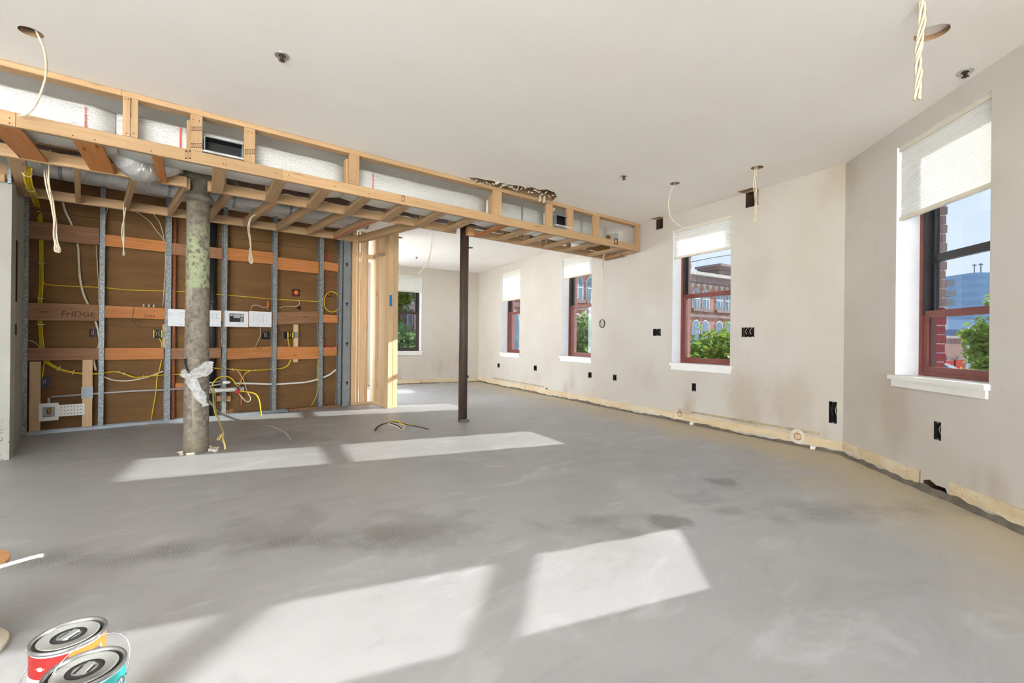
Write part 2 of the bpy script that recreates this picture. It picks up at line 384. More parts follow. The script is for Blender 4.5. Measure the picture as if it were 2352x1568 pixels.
def steelcol():
    k = NT('dark_brown_steel_column'); st = k.noise(k.mapping((12, 12, .7)), 2, 5); n2 = k.noise(k.P, 30, 4)
    base = k.ramp(st, [(.3, srgb(56, 42, 34)), (.6, srgb(82, 64, 54)), (.8, srgb(104, 84, 72))]); base = k.mix(k.math('MULTIPLY', k.val(n2, .68, .74), .6), base, srgb(150, 120, 104))
    k.col(base); k.set('Roughness', .6); return k.m
M['steelcol'] = steelcol()
def brick(name, c1, c2, mortar):
    k = NT(name); sx = k.n('ShaderNodeSeparateXYZ'); k.l(k.P, sx.inputs[0]); cb = k.n('ShaderNodeCombineXYZ'); k.l(k.math('ADD', sx.outputs[0], sx.outputs[1]), cb.inputs[0]); k.l(sx.outputs[2], cb.inputs[1])
    b = k.n('ShaderNodeTexBrick'); k.l(cb.outputs[0], b.inputs['Vector']); b.inputs['Scale'].default_value = 1.0; b.inputs['Brick Width'].default_value = .23; b.inputs['Row Height'].default_value = .085; b.inputs['Mortar Size'].default_value = .008
    b.inputs['Color1'].default_value = c1; b.inputs['Color2'].default_value = c2; b.inputs['Mortar'].default_value = mortar
    n = k.noise(k.P, .5, 4); k.col(k.mix(k.math('MULTIPLY', k.val(n, .45, .7), .35), b.outputs['Color'], tuple(x*.65 for x in c1[:3])+(1,))); k.set('Roughness', .9); return k.m
# ------------------------------------------------------------------ the shell
H = 2.74
def v2(v): return Vector((v[0], v[1]))
bend = v2((pz(1939.8, 1043.7, 0) + pz(1938, 374.7, H))/2); farc = v2((pz(1098.7, 876, 0) + pz(1100.4, 626.3, H))/2)
b2 = v2((pz(2352, 1219.4, 0) + pz(2352, 90.4, H))/2)
dA = (farc-bend).normalized(); nA = Vector((dA.y, -dA.x))              # wall right: bend -> far corner, outward normal
dB = (b2-bend).normalized(); nB = Vector((-dB.y, dB.x))                # wall corner: bend -> towards the viewer
if nB.x < 0: nB = -nB
dF = Vector((-dA.y, dA.x)); nF = dA.copy()                             # far wall runs left from the far corner
LA = (farc-bend).length; LB = 8.2; LF = 6.4
TW = .34
def v3(p, z): return Vector((p[0], p[1], z))
def onwall(x, y, p0, d, n, off=0.0):   # pixel -> (s, z) on a wall plane
    q = pp(x, y, v3(p0 + n*off, 0), v3(n, 0)); return (v2(q)-p0).dot(d), q.z
def rect(s0, s1, z0, z1): return [(s0, z0), (s1, z0), (s1, z1), (s0, z1)]
def inpoly(pt, poly):
    x, y = pt; c = False; j = len(poly)-1
    for i in range(len(poly)):
        (xi, yi), (xj, yj) = poly[i], poly[j]
        if (yi > y) != (yj > y) and x < (xj-xi)*(y-yi)/(yj-yi)+xi: c = not c
        j = i
    return c
def cdt(outer, holes):
    pts, edges = [], []
    for poly in [outer]+holes:
        b = len(pts); pts += [Vector(p) for p in poly]; edges += [(b+i, b+(i+1) % len(poly)) for i in range(len(poly))]
    vs, _, fs, _, _, _ = delaunay_2d_cdt(pts, edges, [], 1, 1e-6)
    keep = []
    for f in fs:
        c = sum((vs[i] for i in f), Vector((0, 0)))/len(f)
        if not any(inpoly(c, h) for h in holes): keep.append(f)
    return vs, keep
def wall(name, p0, d, n, L, z0, z1, holes, T, mats, top=True):
    """holes: (poly, depth or None for through, side material, back material)"""
    mb = MB()
    W = lambda s, z, o: v3(p0 + d*s + n*o, z)
    outer = rect(0, L, z0, z1)
    vs, fs = cdt(outer, [h[0] for h in holes]); mb.add([W(q.x, q.y, 0) for q in vs], fs, 0)
    vs, fs = cdt(outer, [h[0] for h in holes if h[1] is None]); mb.add([W(q.x, q.y, T) for q in vs], fs, 1)
    for i in range(4):
        a, b = outer[i], outer[(i+1) % 4]; mb.quad(W(*a, 0), W(*b, 0), W(*b, T), W(*a, T), 0)
    for poly, dep, ms, mk in holes:
        D = T if dep is None else dep
        for i in range(len(poly)):
            a, b = poly[i], poly[(i+1) % len(poly)]; mb.quad(W(*a, 0), W(*b, 0), W(*b, D), W(*a, D), ms)
        if dep is not None: mb.add([W(*q, D) for q in poly], [list(range(len(poly)))], mk)
    o = link(name, mb.mesh(name), mats); tag(o, kind='structure'); return o
def circ(cx, cz, r, n=18, jit=0, rz=None):
    rz = rz or r
    return [(cx+(r*(1+random.uniform(-jit, jit)))*math.cos(2*math.pi*i/n), cz+(rz*(1+random.uniform(-jit, jit)))*math.sin(2*math.pi*i/n)) for i in range(n)]

# --- seen openings measured off the photograph, in metres on each wall
WA = [(1.185, 2.045, .765, 2.535, 2.15, 1.65), (3.745, 4.605, .765, 2.535, 2.17, 1.66), (6.125, 6.985, .765, 2.56, 1.925, 1.66)]   # s0 s1 sill top shade rail
WB = [(.71, 1.545, .80, 2.585, 2.01, 1.27), (2.55, 3.40, .80, 2.585, 2.45, 1.66), (4.4, 5.25, .80, 2.585, 2.45, 1.66), (6.2, 7.05, .80, 2.585, 2.45, 1.66)]  # first window is seen; the rest are unseen, added for daylight
WF = [(1.49, 2.35, .765, 2.53, 2.15, 1.66)]
mats_w = [M['plaster'], simple('exterior_brick_wall', srgb(150, 92, 76), .9, var=.15), M['reveal'], M['dark'], M['black'], M['soot']]
hA = [(rect(a, b, c, d), None, 2, 2) for a, b, c, d, _, _ in WA]
boxesA = []
for x, y, wpx, hpx in [(1145, 839, 5, 10), (1229.5, 845, 6.5, 12.5), (1355, 861, 7.5, 14), (1412, 867, 8, 15), (1594, 889, 9.5, 19.5), (1509, 763, 18, 16), (1718, 763, 29, 22), (1913, 947, 18, 52)]:
    s0, z0 = onwall(x+wpx/2, y+hpx/2, bend, dA, nA); s1, z1 = onwall(x-wpx/2, y-hpx/2, bend, dA, nA)
    boxesA.append((s0, s1, min(z0, z1), max(z0, z1))); hA.append((rect(s0, s1, min(z0, z1), max(z0, z1)), .065, 3, 4))
for x, y, r in [(1256, 897, .055), (1120.5, 877.5, .012), (1562, 951, .028), (1833, 1002, .03)]:
    s, z = onwall(x, y, bend, dA, nA); hA.append((circ(s, max(z, r*1.3+.012), r, 14, .18), .06, 5, 4))
s, z = onwall(1405, 923, bend, dA, nA); hA.append(([(s-.09, .03), (s+.1, .045), (s+.09, .115), (s-.02, .12), (s-.1, .10)], .07, 5, 4))
for x, y, w2, h2 in [(1727, 443, .075, .085), (1515, 506, .06, .07)]:
    s, z = onwall(x, y, bend, dA, nA); hA.append((rect(s-w2, s+w2, H-2*h2, H-.002), .16, 5, 4))
brick_of = lambda: mats_w
wall_right = wall('wall_right', bend, dA, nA, LA+TW, -.25, H, hA, TW, mats_w)
hB = [(rect(a, b, c, d), None, 2, 2) for a, b, c, d, _, _ in WB]
s0, z0 = onwall(2144.5, 1008, bend, dB, nB); s1, z1 = onwall(2161.5, 970, bend, dB, nB); boxB = (min(s0, s1), max(s0, s1), z0, z1)
hB.append((rect(*boxB), .065, 3, 4))
s, z = onwall(2145, 1116, bend, dB, nB); hB.append(([(s-.09, .03), (s+.05, .02), (s+.13, .025), (s+.1, .075), (s+.02, .07), (s-.04, .09), (s-.1, .07)], .09, 5, 4)); holeB = s
wall_corner = wall('wall_corner', bend - dB*0, dB, nB, LB, -.25, H, hB, TW, mats_w)
hF = [(rect(a, b, c, d), None, 2, 2) for a, b, c, d, _, _ in WF] + [(rect(a, a+1.0, .5, 2.53), None, 2, 2) for a in (3.1, 4.25, 5.35)]  # trailing openings are unseen and unglazed, added to brighten the far room
s, z = onwall(1073, 868, farc, dF, nF); hF.append((circ(s, max(z, .09), .05, 10, .25, .07), .06, 5, 4))
wall_far = wall('wall_far', farc, dF, nF, LF, -.25, H, hF, TW, mats_w)
# wedge that closes the outside of the bend
mb = MB(); q = [bend, bend+nA*TW, bend+(nA+nB).normalized()*TW*1.07, bend+nB*TW]
mb.add([v3(p, -.25) for p in q]+[v3(p, H) for p in q], [(0, 1, 5, 4), (1, 2, 6, 5), (2, 3, 7, 6), (3, 0, 4, 7), (4, 5, 6, 7), (3, 2, 1, 0)])
tag(mb.build('wall_bend', [mats_w[1]]), kind='structure')

# --- the rest of the room, behind and beside the viewer: plain walls, unseen unglazed openings added to let daylight in
B_end = bend + dB*LB
RL = Vector((-6.6, -1.5)); LL = Vector((-6.6, 5.62))
plain = [M['plaster'], mats_w[1], M['reveal'], M['dark'], M['black'], M['soot']]
dR = (RL-B_end).normalized(); nR = Vector((-dR.y, dR.x)); nR = nR if nR.y < 0 else -nR; LR = (RL-B_end).length
wall('wall_rear', B_end, dR, nR, LR, -.25, H, [(rect(.2+i*1.5, .2+i*1.5+1.38, .05, 2.6), None, 2, 2) for i in range(4)], TW, plain)
wall('wall_side', RL, Vector((0, 1)), Vector((-1, 0)), LL.y-RL.y, -.25, H, [], TW, plain)
# back of the far room, hidden behind the kitchen partition
fl_end = farc + dF*LF
K0 = Vector((-1.18, 6.80)); K1 = Vector((2.26, 7.17)); dK = (K1-K0).normalized(); nK = Vector((-dK.y, dK.x))    # partition front line, nK points away from the viewer
SX = Vector((-1.0, 7.2)); wall('wall_end', fl_end, (SX-fl_end).normalized(), Vector((-1, 0)), (SX-fl_end).length, -.25, H, [(rect(.3, 1.5, .2, 2.0), None, 2, 2)], .2, plain)  # unseen unglazed opening, added to light the far room

# --- floor and ceiling
poly = [bend+nA*TW*0, bend+(nA+nB).normalized()*TW*1.05, farc+(nA+nF)*TW, fl_end+nF*TW, Vector((fl_end.x-.3, fl_end.y)), Vector((-6.95, 7.4)), Vector((-6.95, -2.95)), B_end+nB*TW+nR*TW]
poly = [bend+(nA+nB).normalized()*TW*1.05, farc+nA*TW+nF*TW, fl_end+nF*TW, Vector((fl_end.x-.22, fl_end.y)), Vector((SX.x-.22, SX.y-.3)), Vector((-1.38, 5.85)), Vector((-6.95, 5.85)), Vector((-6.95, -1.85)), B_end+nB*TW+nR*TW]
fm = floormat((nA.x, nA.y, 0), nA.dot(bend), (nB.x, nB.y, 0), nB.dot(bend))
mb = MB(); n = len(poly); mb.add([v3(p, 0) for p in poly]+[v3(p, -.28) for p in poly], [list(range(n)), list(range(2*n-1, n-1, -1))]+[(i, n+i, n+(i+1) % n, (i+1) % n) for i in range(n)])
tag(mb.build('floor', fm), kind='structure')
CHOLES = {'can_left': (v2(pz(71, 74, H)), .052), 'can_mount': (v2(pz(2140, 76, H)), .075), 'can_wire': (v2(pz(1550, 421.5, H)), .05), 'can_bundle': (v2(pz(1739, 385, H)), .055), 'can_far': (v2(pz(917, 545.5, H)), .06)}
cw = []
for x, y, dd in [(1719, 437, .11), (1510, 501, .09)]:
    c = v2(pz(x, y, H)); s = (c-bend).dot(dA); e = bend+dA*s; cw.append([e+dA*dd*.8, e-dA*dd*.8, e-dA*dd*.8-nA*dd*1.0, e+dA*dd*.9-nA*dd*1.1])
torn = [v2(pz(x, y, H)) for x, y in [(1072, 407), (1092, 408), (1115, 413), (1130, 415), (1150, 420), (1172, 424), (1190, 426), (1210, 431), (1222, 430), (1238, 436), (1256, 435), (1274, 442), (1279, 452), (1268, 462), (1180, 441), (1110, 424)]]
ch = [[(p.x+r*math.cos(a*math.pi/12), p.y+r*math.sin(a*math.pi/12)) for a in range(24)] for p, r in CHOLES.values()] + [[(p.x, p.y) for p in q] for q in cw] + [[(p.x, p.y) for p in torn]]
mb = MB(); vs_, fs_ = cdt([(p.x, p.y) for p in poly], ch); mb.add([V(q.x, q.y, H) for q in vs_], fs_, 0)
mb.add([v3(p, H+.3) for p in poly], [list(range(n))], 0)
for i in range(n): mb.quad(v3(poly[i], H), v3(poly[(i+1) % n], H), v3(poly[(i+1) % n], H+.3), v3(poly[i], H+.3), 0)
for i, q in enumerate(ch):
    dep = .03 if i == 1 else .13; k = len(q)
    for j in range(k): mb.quad(V(*q[j], H), V(*q[(j+1) % k], H), V(*q[(j+1) % k], H+dep), V(*q[j], H+dep), 1)
    mb.add([V(*p, H+dep) for p in q], [list(range(k))], 0 if i == 1 else 2)
tag(link('ceiling', mb.mesh('ceiling'), [M['ceiling'], simple('cut_gypsum_edge', srgb(160, 128, 96), .9), M['dark']]), kind='structure')

# --- white wall corner at the left, with its cut slot and socket hole
LC = v2(pz(21, 1055, 0)); LK = Vector((-1.225, 6.95)); dL = (LK-LC).normalized(); nL = Vector((-dL.y, dL.x)); nL = nL if nL.x < 0 else -nL
lw = [M['whitewall'], M['whitewall'], M['whitewall'], M['soot'], M['dark'], M['soot']]
s0, z0 = onwall(32.5, 690, LC, dL, nL); s1, z1 = onwall(41, 555, LC, dL, nL); s2, z2 = onwall(31.5, 769, LC, dL, nL); s3, z3 = onwall(38.5, 745, LC, dL, nL)
wall('wall_left', LC, dL, nL, (LK-LC).length, -.05, H, [(rect(s0, s1, z0, z1), .05, 3, 4), (rect(s2, s3, z2, z3), .05, 3, 4)], .14, lw)
wall('wall_left_front', LC, Vector((-1, 0)), Vector((0, 1)), 5.4, -.05, H, [], .14, lw)

# ------------------------------------------------------------------ ragged wall foot: bare band, loose mortar
def rag(x, k=1.0, o=0):
    return (math.sin(x*3.1+o)*.5 + math.sin(x*7.7+1.3+o)*.3 + math.sin(x*19.1+o*2)*.25 + math.sin(x*43.0+.7)*.2)*k
def foot(idx, p0, d, n, L, gaps, hi=.112, o=0, lowk=1.0):
    mb = MB(); N = int(L/.03); prev = None
    for i in range(N+1):
        s = L*i/N; zb = max(.004, (.030+.020*rag(s, 1, o))*lowk); zt = hi
        g = any(a < s < b for a, b in gaps)
        cur = None if g else [v3(p0+d*s-n*.005, zb), v3(p0+d*s-n*.005, zt), v3(p0+d*s, zt+.001), v3(p0+d*s, zb)]
        if prev and cur:
            for a in range(3): mb.quad(prev[a], cur[a], cur[a+1], prev[a+1])
            mb.quad(prev[3], cur[3], cur[0], prev[0])
        prev = cur
    tag(mb.build('trim_%d' % idx, M['trimband']), kind='structure')
    mb = MB(); prev = None
    for i in range(N+1):
        s = L*i/N; h = max(.004, .026+.017*rag(s, 1, o+2)) * lowk; w_ = max(.004, .030+.016*rag(s, 1, o+4))
        cur = [v3(p0+d*s-n*w_, .0005), v3(p0+d*s-n*w_*.45, h*.8), v3(p0+d*s-n*.006, h), v3(p0+d*s-n*.0003, h)]
        if prev:
            for a in range(3): mb.quad(prev[a], cur[a], cur[a+1], prev[a+1])
        prev = cur
    tag(mb.build('trim_%d' % (idx+10), M['mortar']), kind='structure')
foot(1, bend, dA, nA, LA, [], .118, 0); foot(2, bend, dB, nB, LB, [(holeB-.11, holeB+.13)], .128, 1.7, 1.25); foot(3, farc, dF, nF, LF, [], .10, .6, .7)
# pale ghost of the old heater: a shallow ledge line on the right wall, as two thin plaster strips
for i, (xa, xb) in enumerate([(1558, 1883), (1133, 1250)]):
    sa, za = onwall(xb, {1883: 1003, 1250: 894}[xb], bend, dA, nA); sb, zb = onwall(xa, {1558: 944, 1133: 876}[xa], bend, dA, nA)
    mb = MB(); mid = (sa+sb)/2; mb.box(v3(bend+dA*mid-nA*.002, .155), v3(dA*(sb-sa)/2, 0), v3(nA*.002, 0), (0, 0, .014))
    tag(mb.build('trim_%d' % (5+i), simple('dusty_ledge%d' % i, srgb(176, 160, 130), .9, var=.25, scale=8)), kind='structure')

# ------------------------------------------------------------------ windows
wn = [0]
def window(p0, d, n, s0, s1, z0, z1, rail, names, dark=False, extra=None, brickjamb=True, fr_in=.165):
    """frame sits fr_in behind the wall face; d runs along the wall, n points outdoors"""
    wn[0] += 1
    W = lambda s, z, o: v3(p0+d*s+n*o, z); D3, N3 = v3(d, 0), v3(n, 0)
    root = empty('window_%d' % wn[0], W((s0+s1)/2, z0, .1), kind='structure')
    fm_ = M['darkframe'] if dark else M['redframe']
    def bar(mb, sa, sb, za, zb, oa, ob, mi=0):
        mb.box(W((sa+sb)/2, (za+zb)/2, (oa+ob)/2), D3*(sb-sa)/2, N3*(ob-oa)/2, V(0, 0, (zb-za)/2), mi)
    f0, f1 = fr_in, fr_in+.10
    mb = MB(); bar(mb, s0, s0+.032, z0, z1, f0, f1); bar(mb, s1-.032, s1, z0, z1, f0, f1); bar(mb, s0+.032, s1-.032, z1-.03, z1, f0, f1); bar(mb, s0+.032, s1-.032, z0, z0+.03, f0, f1)
    mb.build('frame', fm_, root)
    mb = MB(); bar(mb, s0+.032, s0+.05, rail, z1-.03, f0+.004, f1-.004); bar(mb, s1-.05, s1-.032, rail, z1-.03, f0+.004, f1-.004); mb.build('sash_track', M['track'], root)
    a, b = s0+.034, s1-.034
    mb = MB(); o0, o1 = f0+.008, f0+.042
    bar(mb, a, a+.04, z0+.03, rail+.03, o0, o1); bar(mb, b-.04, b, z0+.03, rail+.03, o0, o1); bar(mb, a+.04, b-.04, z0+.03, z0+.075, o0, o1); bar(mb, a+.04, b-.04, rail-.022, rail+.03, o0, o1)
    lo = mb.build('lower_sash', fm_, root)
    mb = MB(); bar(mb, a+.04, b-.04, z0+.075, rail-.022, f0+.023, f0+.027); mb.build('pane', M['glass'], lo)
    mb = MB(); o0, o1 = f0+.05, f0+.084; zr = extra if extra else rail
    bar(mb, a+.012, a+.045, rail+.0, z1-.03, o0, o1); bar(mb, b-.045, b-.012, rail+.0, z1-.03, o0, o1); bar(mb, a+.045, b-.045, z1-.075, z1-.03, o0, o1); bar(mb, a+.045, b-.045, rail-.02, rail+.02, o0, o1)
    if extra: bar(mb, a+.045, b-.045, extra-.028, extra+.03, o0, o1)
    up_ = mb.build('upper_sash', M['darkframe'] if not extra else M['track'], root)
    mb = MB(); bar(mb, a+.045, b-.045, rail+.02, z1-.075, f0+.064, f0+.068); mb.build('pane', M['glass'], up_)
    mb = MB(); bar(mb, s0-.035, s1+.012, z0-.03, z0+.004, -.035, fr_in+.02); mb.build('sill', M['white'], root)
    mb = MB(); bar(mb, s0-.02, s1-.002, z0-.085, z0-.03, -.016, -.0005); mb.build('apron', M['white'], root)
    return root
def cell_shade(p0, d, n, s0, s1, ztop, zb, label, off=.012):
    W = lambda s, z, o: v3(p0+d*s+n*o, z); D3, N3 = v3(d, 0), v3(n, 0)
    r = empty('cellular_shade', W((s0+s1)/2, zb, .03), label, 'window shade', 'pleated cellular shades in the windows')
    a, b = s0+.006, s1-.006
    mb = MB(); mb.box(W((a+b)/2, ztop-.018, off+.022), D3*(b-a)/2, N3*.022, V(0, 0, .0175)); mb.build('headrail', M['rail'], r)
    mb = MB(); mb.box(W((a+b)/2, zb+.013, off+.02), D3*(b-a)/2, N3*.016, V(0, 0, .013)); mb.build('bottom_rail', M['rail'], r)
    mb = MB(); z = ztop-.036; k = max(2, round((z-zb-.026)/.02)); st = (z-zb-.026)/k; r0 = None
    for i in range(2*k+1):
        zz = z-st*i/2; o = off+.012+(.012 if i % 2 else .001); cur = [W(a+.004, zz, o), W(b-.004, zz, o)]
        if r0: mb.quad(r0[0], r0[1], cur[1], cur[0])
        r0 = cur
    mb.build('pleated_fabric', M['shade'], r)
    return r
for (a, b, z0, z1, sh, rl), lab in zip(WA, ['half raised white pleated shade in window beside the open switch boxes', 'short white pleated shade in window behind the end of the soffit', 'white pleated shade lowered furthest, in narrow window by the far corner']):
    window(bend, dA, nA, a, b, z0, z1, rl, None); cell_shade(bend, dA, nA, a, b, z1, sh, lab)
window(bend, dB, nB, WB[0][0], WB[0][1], WB[0][2], WB[0][3], 1.27, None, extra=1.70); cell_shade(bend, dB, nB, WB[0][0], WB[0][1], WB[0][3], WB[0][4], 'large white pleated shade over the window that looks out on the tower')
for wb in WB[1:]: window(bend, dB, nB, wb[0], wb[1], wb[2], wb[3], 1.66, None)
window(farc, dF, nF, WF[0][0], WF[0][1], WF[0][2], WF[0][3], 1.66, None, dark=True); cell_shade(farc, dF, nF, WF[0][0], WF[0][1], WF[0][3], WF[0][4], 'shaded grey-white pleated shade in far wall window behind the timber posts')
# ------------------------------------------------------------------ soffit framing
VF = 4.135; VM = 4.87; ZB = 2.34            # face of the front chord, line of the inner chord, underside
TH, WD = .038, .089
soffit = empty('soffit_frame', V(2.3, VF, ZB), 'open pine soffit framing hung below the ceiling on the dark columns', 'framing')
UL, UR = -2.6, pv(1480, 570, VF).x
P_ = M['pine']
# end of the soffit follows the right wall
def wall_u(v): return bend.x + (v-bend.y)*dA.x/dA.y - .012
UR = wall_u(VF)-.02
# bottom chord (on edge), spliced twice
cuts = [UL, pv(278, 350, VF).x-.5, pv(648, 395, VF).x, pv(1240, 520, VF).x, UR]
for a, b in zip(cuts, cuts[1:]): lumber('bottom_chord', V(a+.001, VF+TH/2, ZB+WD/2), V(b-.001, VF+TH/2, ZB+WD/2), WD, TH, (0, 0, 1), P_, soffit)
# flat top plate, broken where studs run to the ceiling
cuts = [UL, pv(278, 230, VF).x, pv(803, 350, VF).x, pv(1140, 440, VF).x, UR]
for a, b in zip(cuts, cuts[1:]): lumber('top_plate', V(a+.001, VF+WD/2, H-TH/2-.002), V(b-.001, VF+WD/2, H-TH/2-.002), WD, TH, (0, 1, 0), P_, soffit)
zs0, zs1 = ZB+WD, H-TH-.003
for xa, xb, full in [(281, 300, 1), (301, 318, 1), (436, 466, 0), (560, 587, 0), (802, 826, 1), (1134, 1153, 1), (1255, 1270, 0), (1303, 1318, 0), (1364, 1378, 0), (1467, 1474, 0), (1475, 1482, 0)]:
    y = 200+xa*.23; u0, u1 = pv(xa, y, VF).x, pv(xb, y, VF).x
    if xb > 1470: u0, u1 = (UR-.09, UR-.048) if xb < 1480 else (UR-.047, UR-.003)
    lumber('stud', V((u0+u1)/2, VF+TH/2, zs0+.001), V((u0+u1)/2, VF+TH/2, zs1-.001), max(.036, u1-u0-.003), TH, (1, 0, 0), P_, soffit)
for xa, xb in [(1129, 1137), (797, 803), (436, 442)]:   # cripples standing behind the studs
    y = 200+xa*.23; u = pv(xa, y, VF+.07).x; lumber('stud', V(u, VF+.075, zs0-.02), V(u, VF+.075, zs1-.04), WD*.8, TH, (0, 1, 0), P_, soffit)
# lower front joists, laid flat
JX = [(505, 388), (645, 413), (750, 435), (844, 452), (935, 470), (1019, 487), (1091, 502), (1218, 529), (1273, 540), (1327, 549), (1375, 559), (1432, 570)]
for i, (x, y) in enumerate(JX):
    u = pv(x, y, VF+TH).x; u = {0: u}.get(i, u)
    lumber('joist', V(u, VF+TH+.001, ZB+TH/2), V(u+.03, VM-TH/2-.001, ZB+TH/2), WD, TH, (1, 0, 0), P_, soffit)
for (x, y), wd in [((8, 292), .15), ((200, 328), .15), ((360, 357), .06), ((1163, 518), .085)]:
    u = pv(x, y, VF+TH).x; lumber('old_board', V(u, VF+TH+.001, ZB+.012), V(u+(.02 if wd > .1 else .03), VM-TH/2-.001, ZB+.012), wd, .022 if wd < .1 else .02, (1, 0, 0), M['oldwood'], soffit)
u = UR; lumber('end_joist', V(wall_u(VF)-.03, VF+TH+.001, ZB+WD/2), V(wall_u(VM)-.03, VM-TH/2-.001, ZB+WD/2), TH, WD, (1, 0, 0), P_, soffit)
lumber('end_joist', V(wall_u(VF+.3)-.075, VF+.3, ZB-.012), V(wall_u(VM)-.075, VM-.03, ZB-.012), .1, .022, (1, 0, 0), M['oldwood_grey'], soffit)
# inner chord with its short studs and upper plate; it stops each side of the iron column and of the brown column
C1 = Vector((pz(450, 1036, 0).x, 5.03)); C2 = Vector((pz(1058, 966, 0).x, 5.03))
gx = [UL, pv(429, 437, VM).x, pv(476, 446, VM).x, pv(1047, 536, VM).x, pv(1071, 541, VM).x, wall_u(VM)-.06]
for a, b in ((gx[0], gx[1]), (gx[2], gx[3]), (gx[4], gx[5])):
    k = max(1, round((b-a)/2.0)); st = (b-a)/k
    for i in range(k): lumber('inner_chord', V(a+i*st+.001, VM, ZB+WD/2), V(a+(i+1)*st-.001, VM, ZB+WD/2), WD, TH, (0, 0, 1), M['pine'], soffit)
u = UL+.2
while u < wall_u(VM)-.15:
    if abs(u-C1.x) > .16 and abs(u-C2.x) > .16 and u > C1.x: lumber('stud', V(u, VM+.02, ZB+WD+.001), V(u, VM+.02, H-.003), WD*.9, TH, (1, 0, 0), P_, soffit)
    u += .395
for a, b in ((gx[2]+.05, gx[3]-.05), (gx[4], gx[5])): lumber('top_plate', V(a, VM+.06, H-.022), V(b, VM+.06, H-.022), TH, TH, (0, 0, 1), P_, soffit)
for i, x in enumerate((1150, 1158, 1190)):
    u = pv(x, 520, VM-.1).x; lumber('cripple', V(u, VM-.14, ZB+.042), V(u, VM-.14, H-.05), TH, TH, (1, 0, 0), M['plywood'], soffit)
lumber('block', V(pv(1072, 540, VM-.04).x, VM-.04, ZB+.05), V(pv(1088, 543, VM-.04).x, VM-.04, ZB+.05), .1, .03, (0, 0, 1), M['plywood'], soffit)
# kitchen bay behind: narrow joists on edge from the inner chord to the back chord
bk0, bk1 = v2(pz(52, 449, ZB)), v2(pz(832, 557, ZB)); dBk = (bk1-bk0).normalized()
def bkv(u): return bk0.y + (u-bk0.x)*dBk.y/dBk.x
lumber('back_chord', V(bk0.x-.02, bk0.y+.02, ZB+WD/2), V(.35, bkv(.35)+.02, ZB+WD/2), WD, TH, (0, 0, 1), P_, soffit)
lumber('back_chord', V(.352, bkv(.352)+.02, ZB+WD/2), V(bk1.x, bk1.y+.02, ZB+WD/2), WD, TH, (0, 0, 1), P_, soffit)
KJ = [((184, 402), (175, 460)), ((313, 426), (288, 478)), ((430, 440), (390, 492)), ((525, 456), (480, 508)), ((629, 475), (562, 520)), ((712, 487), (636, 532)), ((790, 499), (707, 540)), ((860, 511), (768, 549))]
for a, b in KJ:
    ua = pz(*a, ZB).x; ub = pz(*b, ZB).x; lumber('kitchen_joist', V(ua, VM+TH/2+.001, ZB+WD/2), V(ub, bkv(ub)-.001, ZB+WD/2), TH, WD, (1, 0, 0), P_, soffit)
for k in (0, 1):
    lumber('kitchen_joist', V(2.25+k*.04, VM+TH/2+.001, ZB+WD/2), V(2.03+k*.04, bkv(2.03)-.001+k*.04, ZB+WD/2), TH, WD, (1, 0, 0), P_, soffit)
# left return of the kitchen bay and the wood header stub over the white wall
a, b = pz(38, 379, ZB), pz(60, 449, ZB)
lumber('side_joist', V(a.x, VM+TH/2+.001, ZB+WD/2), V(b.x-.03, bk0.y-.001, ZB+WD/2), WD, TH, (0, 0, 1), P_, soffit)
lumber('side_joist', V(a.x+.04, VM+TH/2+.001, ZB+.02), V(b.x+.012, bk0.y-.001, ZB+.02), .07, TH, (1, 0, 0), P_, soffit)
hdr = empty('wall_header', V(LC.x-1, LC.y, 2.3), 'pine header boards with a corner bead on top of the white wall corner', 'framing')
lumber('header_board', V(-3.2, LC.y-.021, 2.40), V(LC.x-.02, LC.y-.021, 2.40), .12, TH, (0, 0, 1), P_, hdr)
lumber('header_board', V(-3.2, LC.y-.052, 2.335), V(LC.x-.03, LC.y-.052, 2.335), .065, .024, (0, 0, 1), P_, hdr)
mb = MB(); mb.aabox(V(LC.x-.018, LC.y-.045, 2.302), V(LC.x+.004, LC.y-.002, 2.55)); mb.build('corner_bead', M['galv'], hdr)
wood_stamp = []
def stamp(xa, ya, xb, yb, v, n):    # printed grade marks: short dark ticks on a lumber face
    mb = MB()
    for i in range(n):
        x = xa+(xb-xa)*(i+.5)/n; c = pv(x, (ya+yb)/2, v-.0006); hh = abs(pv(x, ya, v).z-pv(x, yb, v).z)/2; ww = abs(pv(xb, ya, v).x-pv(xa, ya, v).x)/n*.28
        mb.box(c+V(0, 0, hh*.75), (ww*1.2, 0, 0), (0, .0004, 0), (0, 0, hh*.12)); mb.box(c-V(0, 0, hh*.75), (ww*1.2, 0, 0), (0, .0004, 0), (0, 0, hh*.12)); mb.box(c-V(ww, 0, 0), (ww*.2, 0, 0), (0, .0004, 0), (0, 0, hh*.8)); mb.box(c+V(ww, 0, 0), (ww*.2, 0, 0), (0, .0004, 0), (0, 0, hh*.8))
    mb.build('grade_stamp', M['pencil'], soffit)
for a in [(438, 290, 464, 301, VF, 5), (438, 328, 464, 340, VF, 5), (562, 342, 586, 355, VF, 3), (424, 344, 440, 366, VF, 2), (921, 448, 931, 464, VF, 1), (1408, 547, 1421, 562, VF, 1)]: stamp(*a)
